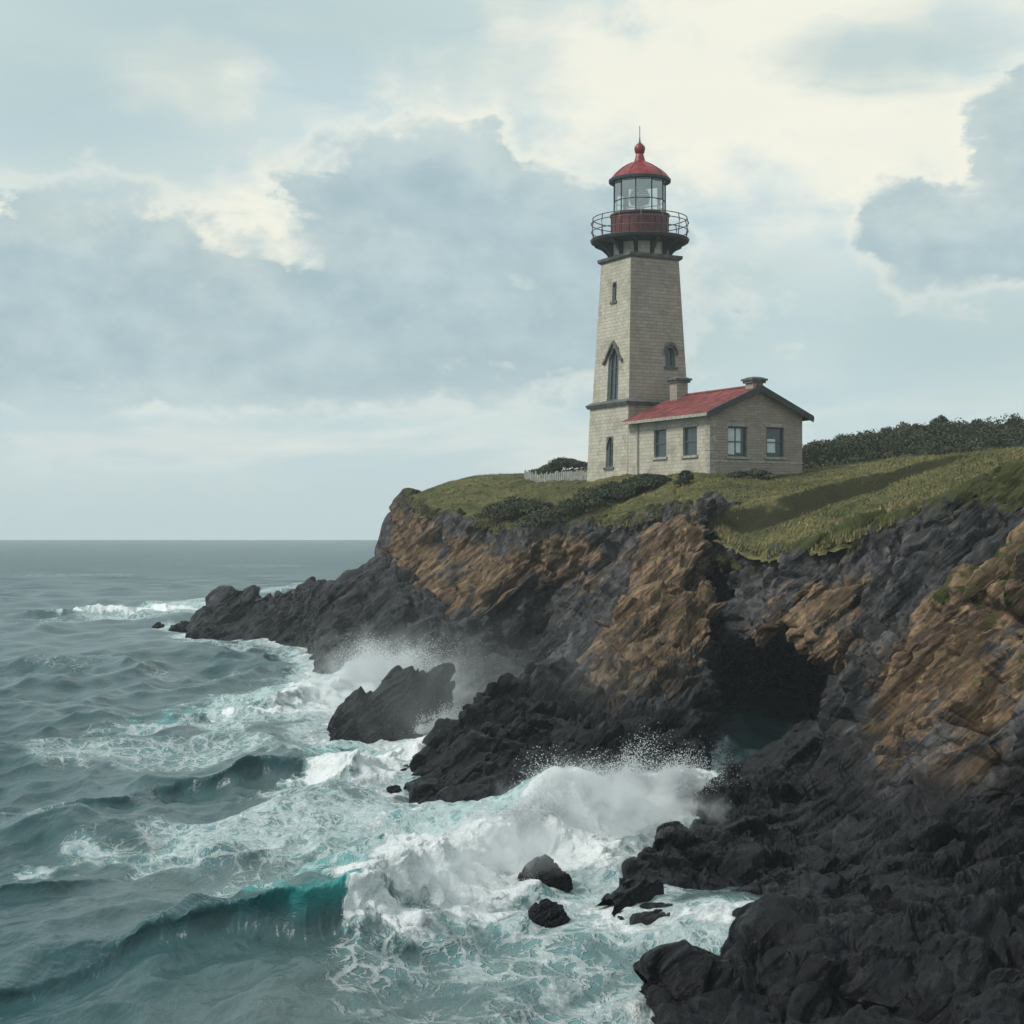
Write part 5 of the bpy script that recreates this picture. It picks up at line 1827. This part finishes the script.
def burst(line, n, vz, spread, drift, size, seed, jets=40, tmax=1.0):
    """water thrown from a line of points: bundles of jets on ballistic arcs.
    line: (px, py, z, strength)"""
    rg_ = np.random.default_rng(seed)
    L = np.array([(*W(px, py, z), k) for px, py, z, k in line])
    ju = rg_.random(jets)
    src = hermite(L, ju * (len(L) - 1))
    jdir = rg_.normal(size=(jets, 3)) * np.array(spread) + np.array(drift)
    jv = vz * (0.35 + .75 * rg_.random(jets) ** 1.3) * src[:, 3]
    wj = jv ** .7
    j = rg_.choice(jets, n, p=wj / wj.sum())
    v = jdir[j] + rg_.normal(size=(n, 3)) * np.array(spread) * .38
    v[:, 2] = jv[j] * (1 - .55 * rg_.random(n) ** 2)
    v *= (1 - .35 * rg_.random(n))[:, None]
    tt = tmax * rg_.random(n) ** .75 * (2 * v[:, 2] / 9.8)
    pos = src[j, :3] + rg_.normal(size=(n, 3)) * (.10, .10, .05) + v * tt[:, None]
    pos[:, 2] -= 4.9 * tt * tt
    s = np.minimum(.8 * size * np.exp(rg_.normal(size=n) * .75), size * 1.9) * (1.15 - .5 * tt / (tt.max() + 1e-6))
    ok = pos[:, 2] > -.1
    return pos[ok], s[ok]


big = [(470, 838, .8, .45), (515, 818, .9, .6), (560, 802, 1.0, .95), (600, 796, 1.0, .8), (640, 792, 1.0, 1.05), (675, 792, .8, .85), (700, 795, .4, .5)]
A1 = burst(big, 150000, 5.6, (1.0, 1.0, .1), (.5, -.2, 0), .0075, 51, 150, .95)
A2 = burst(big, 110000, 3.4, (.9, .9, .1), (.7, -.4, 0), .0085, 52, 160, .9)
# a fuzzy skin of drops over the broken roller
_rg = np.random.default_rng(57)
_near = np.nonzero((foam > 1.0) & (SY < 60) & (np.abs(SX) < 14))[0]
_pk = _rg.choice(_near, 30000)
_up = _rg.exponential(.045, len(_pk))
A3 = (SV[_pk] + np.stack([_rg.normal(size=len(_pk)) * .04, _rg.normal(size=len(_pk)) * .04, _up], 1), .0045 * np.exp(_rg.normal(size=len(_pk)) * .4))
droplets('sea_spray', np.concatenate([A1[0], A2[0], A3[0]]), np.concatenate([A1[1], A2[1], A3[1]]), 'white spray leaping from the big breaker against the buttress', 54)
B1 = burst([(330, 690, .2, .4), (355, 684, .3, .8), (375, 680, .4, 1.0), (398, 684, .4, .9), (412, 690, .3, .6)], 130000, 7.2, (1.5, .8, .1), (.5, 0, 0), .012, 61, 120, .85)
droplets('sea_spray', B1[0], B1[1], 'far plume of spray bursting at the headland foot behind the jagged rock', 62)
C1 = burst([(420, 733, .2, .6), (440, 728, .3, 1), (455, 720, .3, .8)], 22000, 4.6, (1.0, .6, .1), (.2, 0, 0), .010, 71, 60, .9)
droplets('sea_spray', C1[0], C1[1], 'small fan of spray at the right end of the jagged rock', 72)


# ------------------------------------------------------------------ mist drifting off the bursts
def mist(label, c, r, dens, seed, nscale):
    m = bpy.data.materials.new('spray_mist')
    m.use_nodes = True
    t = NT(m.node_tree)
    g = t.n('ShaderNodeTexCoord').outputs['Object']
    nn = t.noise(t.vadd(g, (seed, seed * .7, 0)), nscale, 5, 0.6, 0.6)
    q_ = t.n('ShaderNodeVectorMath', operation='MULTIPLY')
    t.set(q_.inputs[0], g)
    q_.inputs[1].default_value = tuple(1 / k for k in r)
    ln_ = t.n('ShaderNodeVectorMath', operation='LENGTH', i_Vector=q_.outputs[0]).outputs['Value']
    sz = t.n('ShaderNodeSeparateXYZ')
    t.set(sz.inputs[0], q_.outputs[0])
    fall = t.ss(t.m('ADD', ln_, t.m('MULTIPLY', t.m('SUBTRACT', nn, 0.5), -1.1)), 0.95, 0.25)
    low_ = t.ss(sz.outputs[2], 0.9, -0.2)
    d = t.m('MULTIPLY', t.m('MULTIPLY', fall, low_), t.m('MULTIPLY', t.ss(nn, 0.35, 0.65), dens))
    v = t.n('ShaderNodeVolumePrincipled', i_Density=d)
    v.inputs['Color'].default_value = (0.93, 0.96, 0.97, 1)
    v.inputs['Anisotropy'].default_value = 0.1
    t.set(t.n('ShaderNodeOutputMaterial').inputs['Volume'], v.outputs[0])
    bm = bmesh.new()
    bmesh.ops.create_icosphere(bm, subdivisions=3, radius=1.0)
    me = bpy.data.meshes.new('sea_mist')
    for vv in bm.verts:
        vv.co = Vector((vv.co.x * r[0], vv.co.y * r[1], vv.co.z * r[2]))
    bm.to_mesh(me)
    bm.free()
    me.materials.append(m)
    o = bpy.data.objects.new('sea_mist', me)
    COL.objects.link(o)
    o.location = c
    tag(o, label, 'mist', kind='stuff')
    return o


def wz(px, py, z):
    q_ = W(px, py, z)
    return (q_[0], q_[1], q_[2])


mist('white mist hanging over the big breaker by the buttress', wz(610, 800, 1.1), (3.2, 2.2, 1.5), 1.5, 1.0, 1.4)
mist('low mist rolling along the broken crest of the big breaker', wz(400, 872, .8), (2.2, 2.0, .8), 1.3, 3.0, 1.8)
mist('low mist on the middle of the big broken roller', wz(490, 842, .9), (2.6, 2.2, .9), 1.3, 7.0, 1.8)
mist('pale mist drifting off the far plume at the headland foot', wz(385, 690, 1.2), (4.4, 3.0, 4.0), .75, 5.0, .8)

mist('thin veil of salt spray in front of the dark headland cliff', wz(480, 690, 2.0), (9.0, 6.0, 5.0), .055, 9.0, .25)

# ------------------------------------------------------------------ sea air
m = bpy.data.materials.new('sea_air')
m.use_nodes = True
t = NT(m.node_tree)
v = t.n('ShaderNodeVolumePrincipled')
v.inputs['Density'].default_value = HAZE
v.inputs['Color'].default_value = (0.86, 0.93, 0.96, 1)
v.inputs['Anisotropy'].default_value = 0.0
t.set(t.n('ShaderNodeOutputMaterial').inputs['Volume'], v.outputs[0])
hz_ = MB().box(-9500, 6500, -30, 1650, -6, 40).build('haze', m)
tag(hz_, kind='stuff', label='thin pale sea haze between the camera and the horizon', cat='haze')
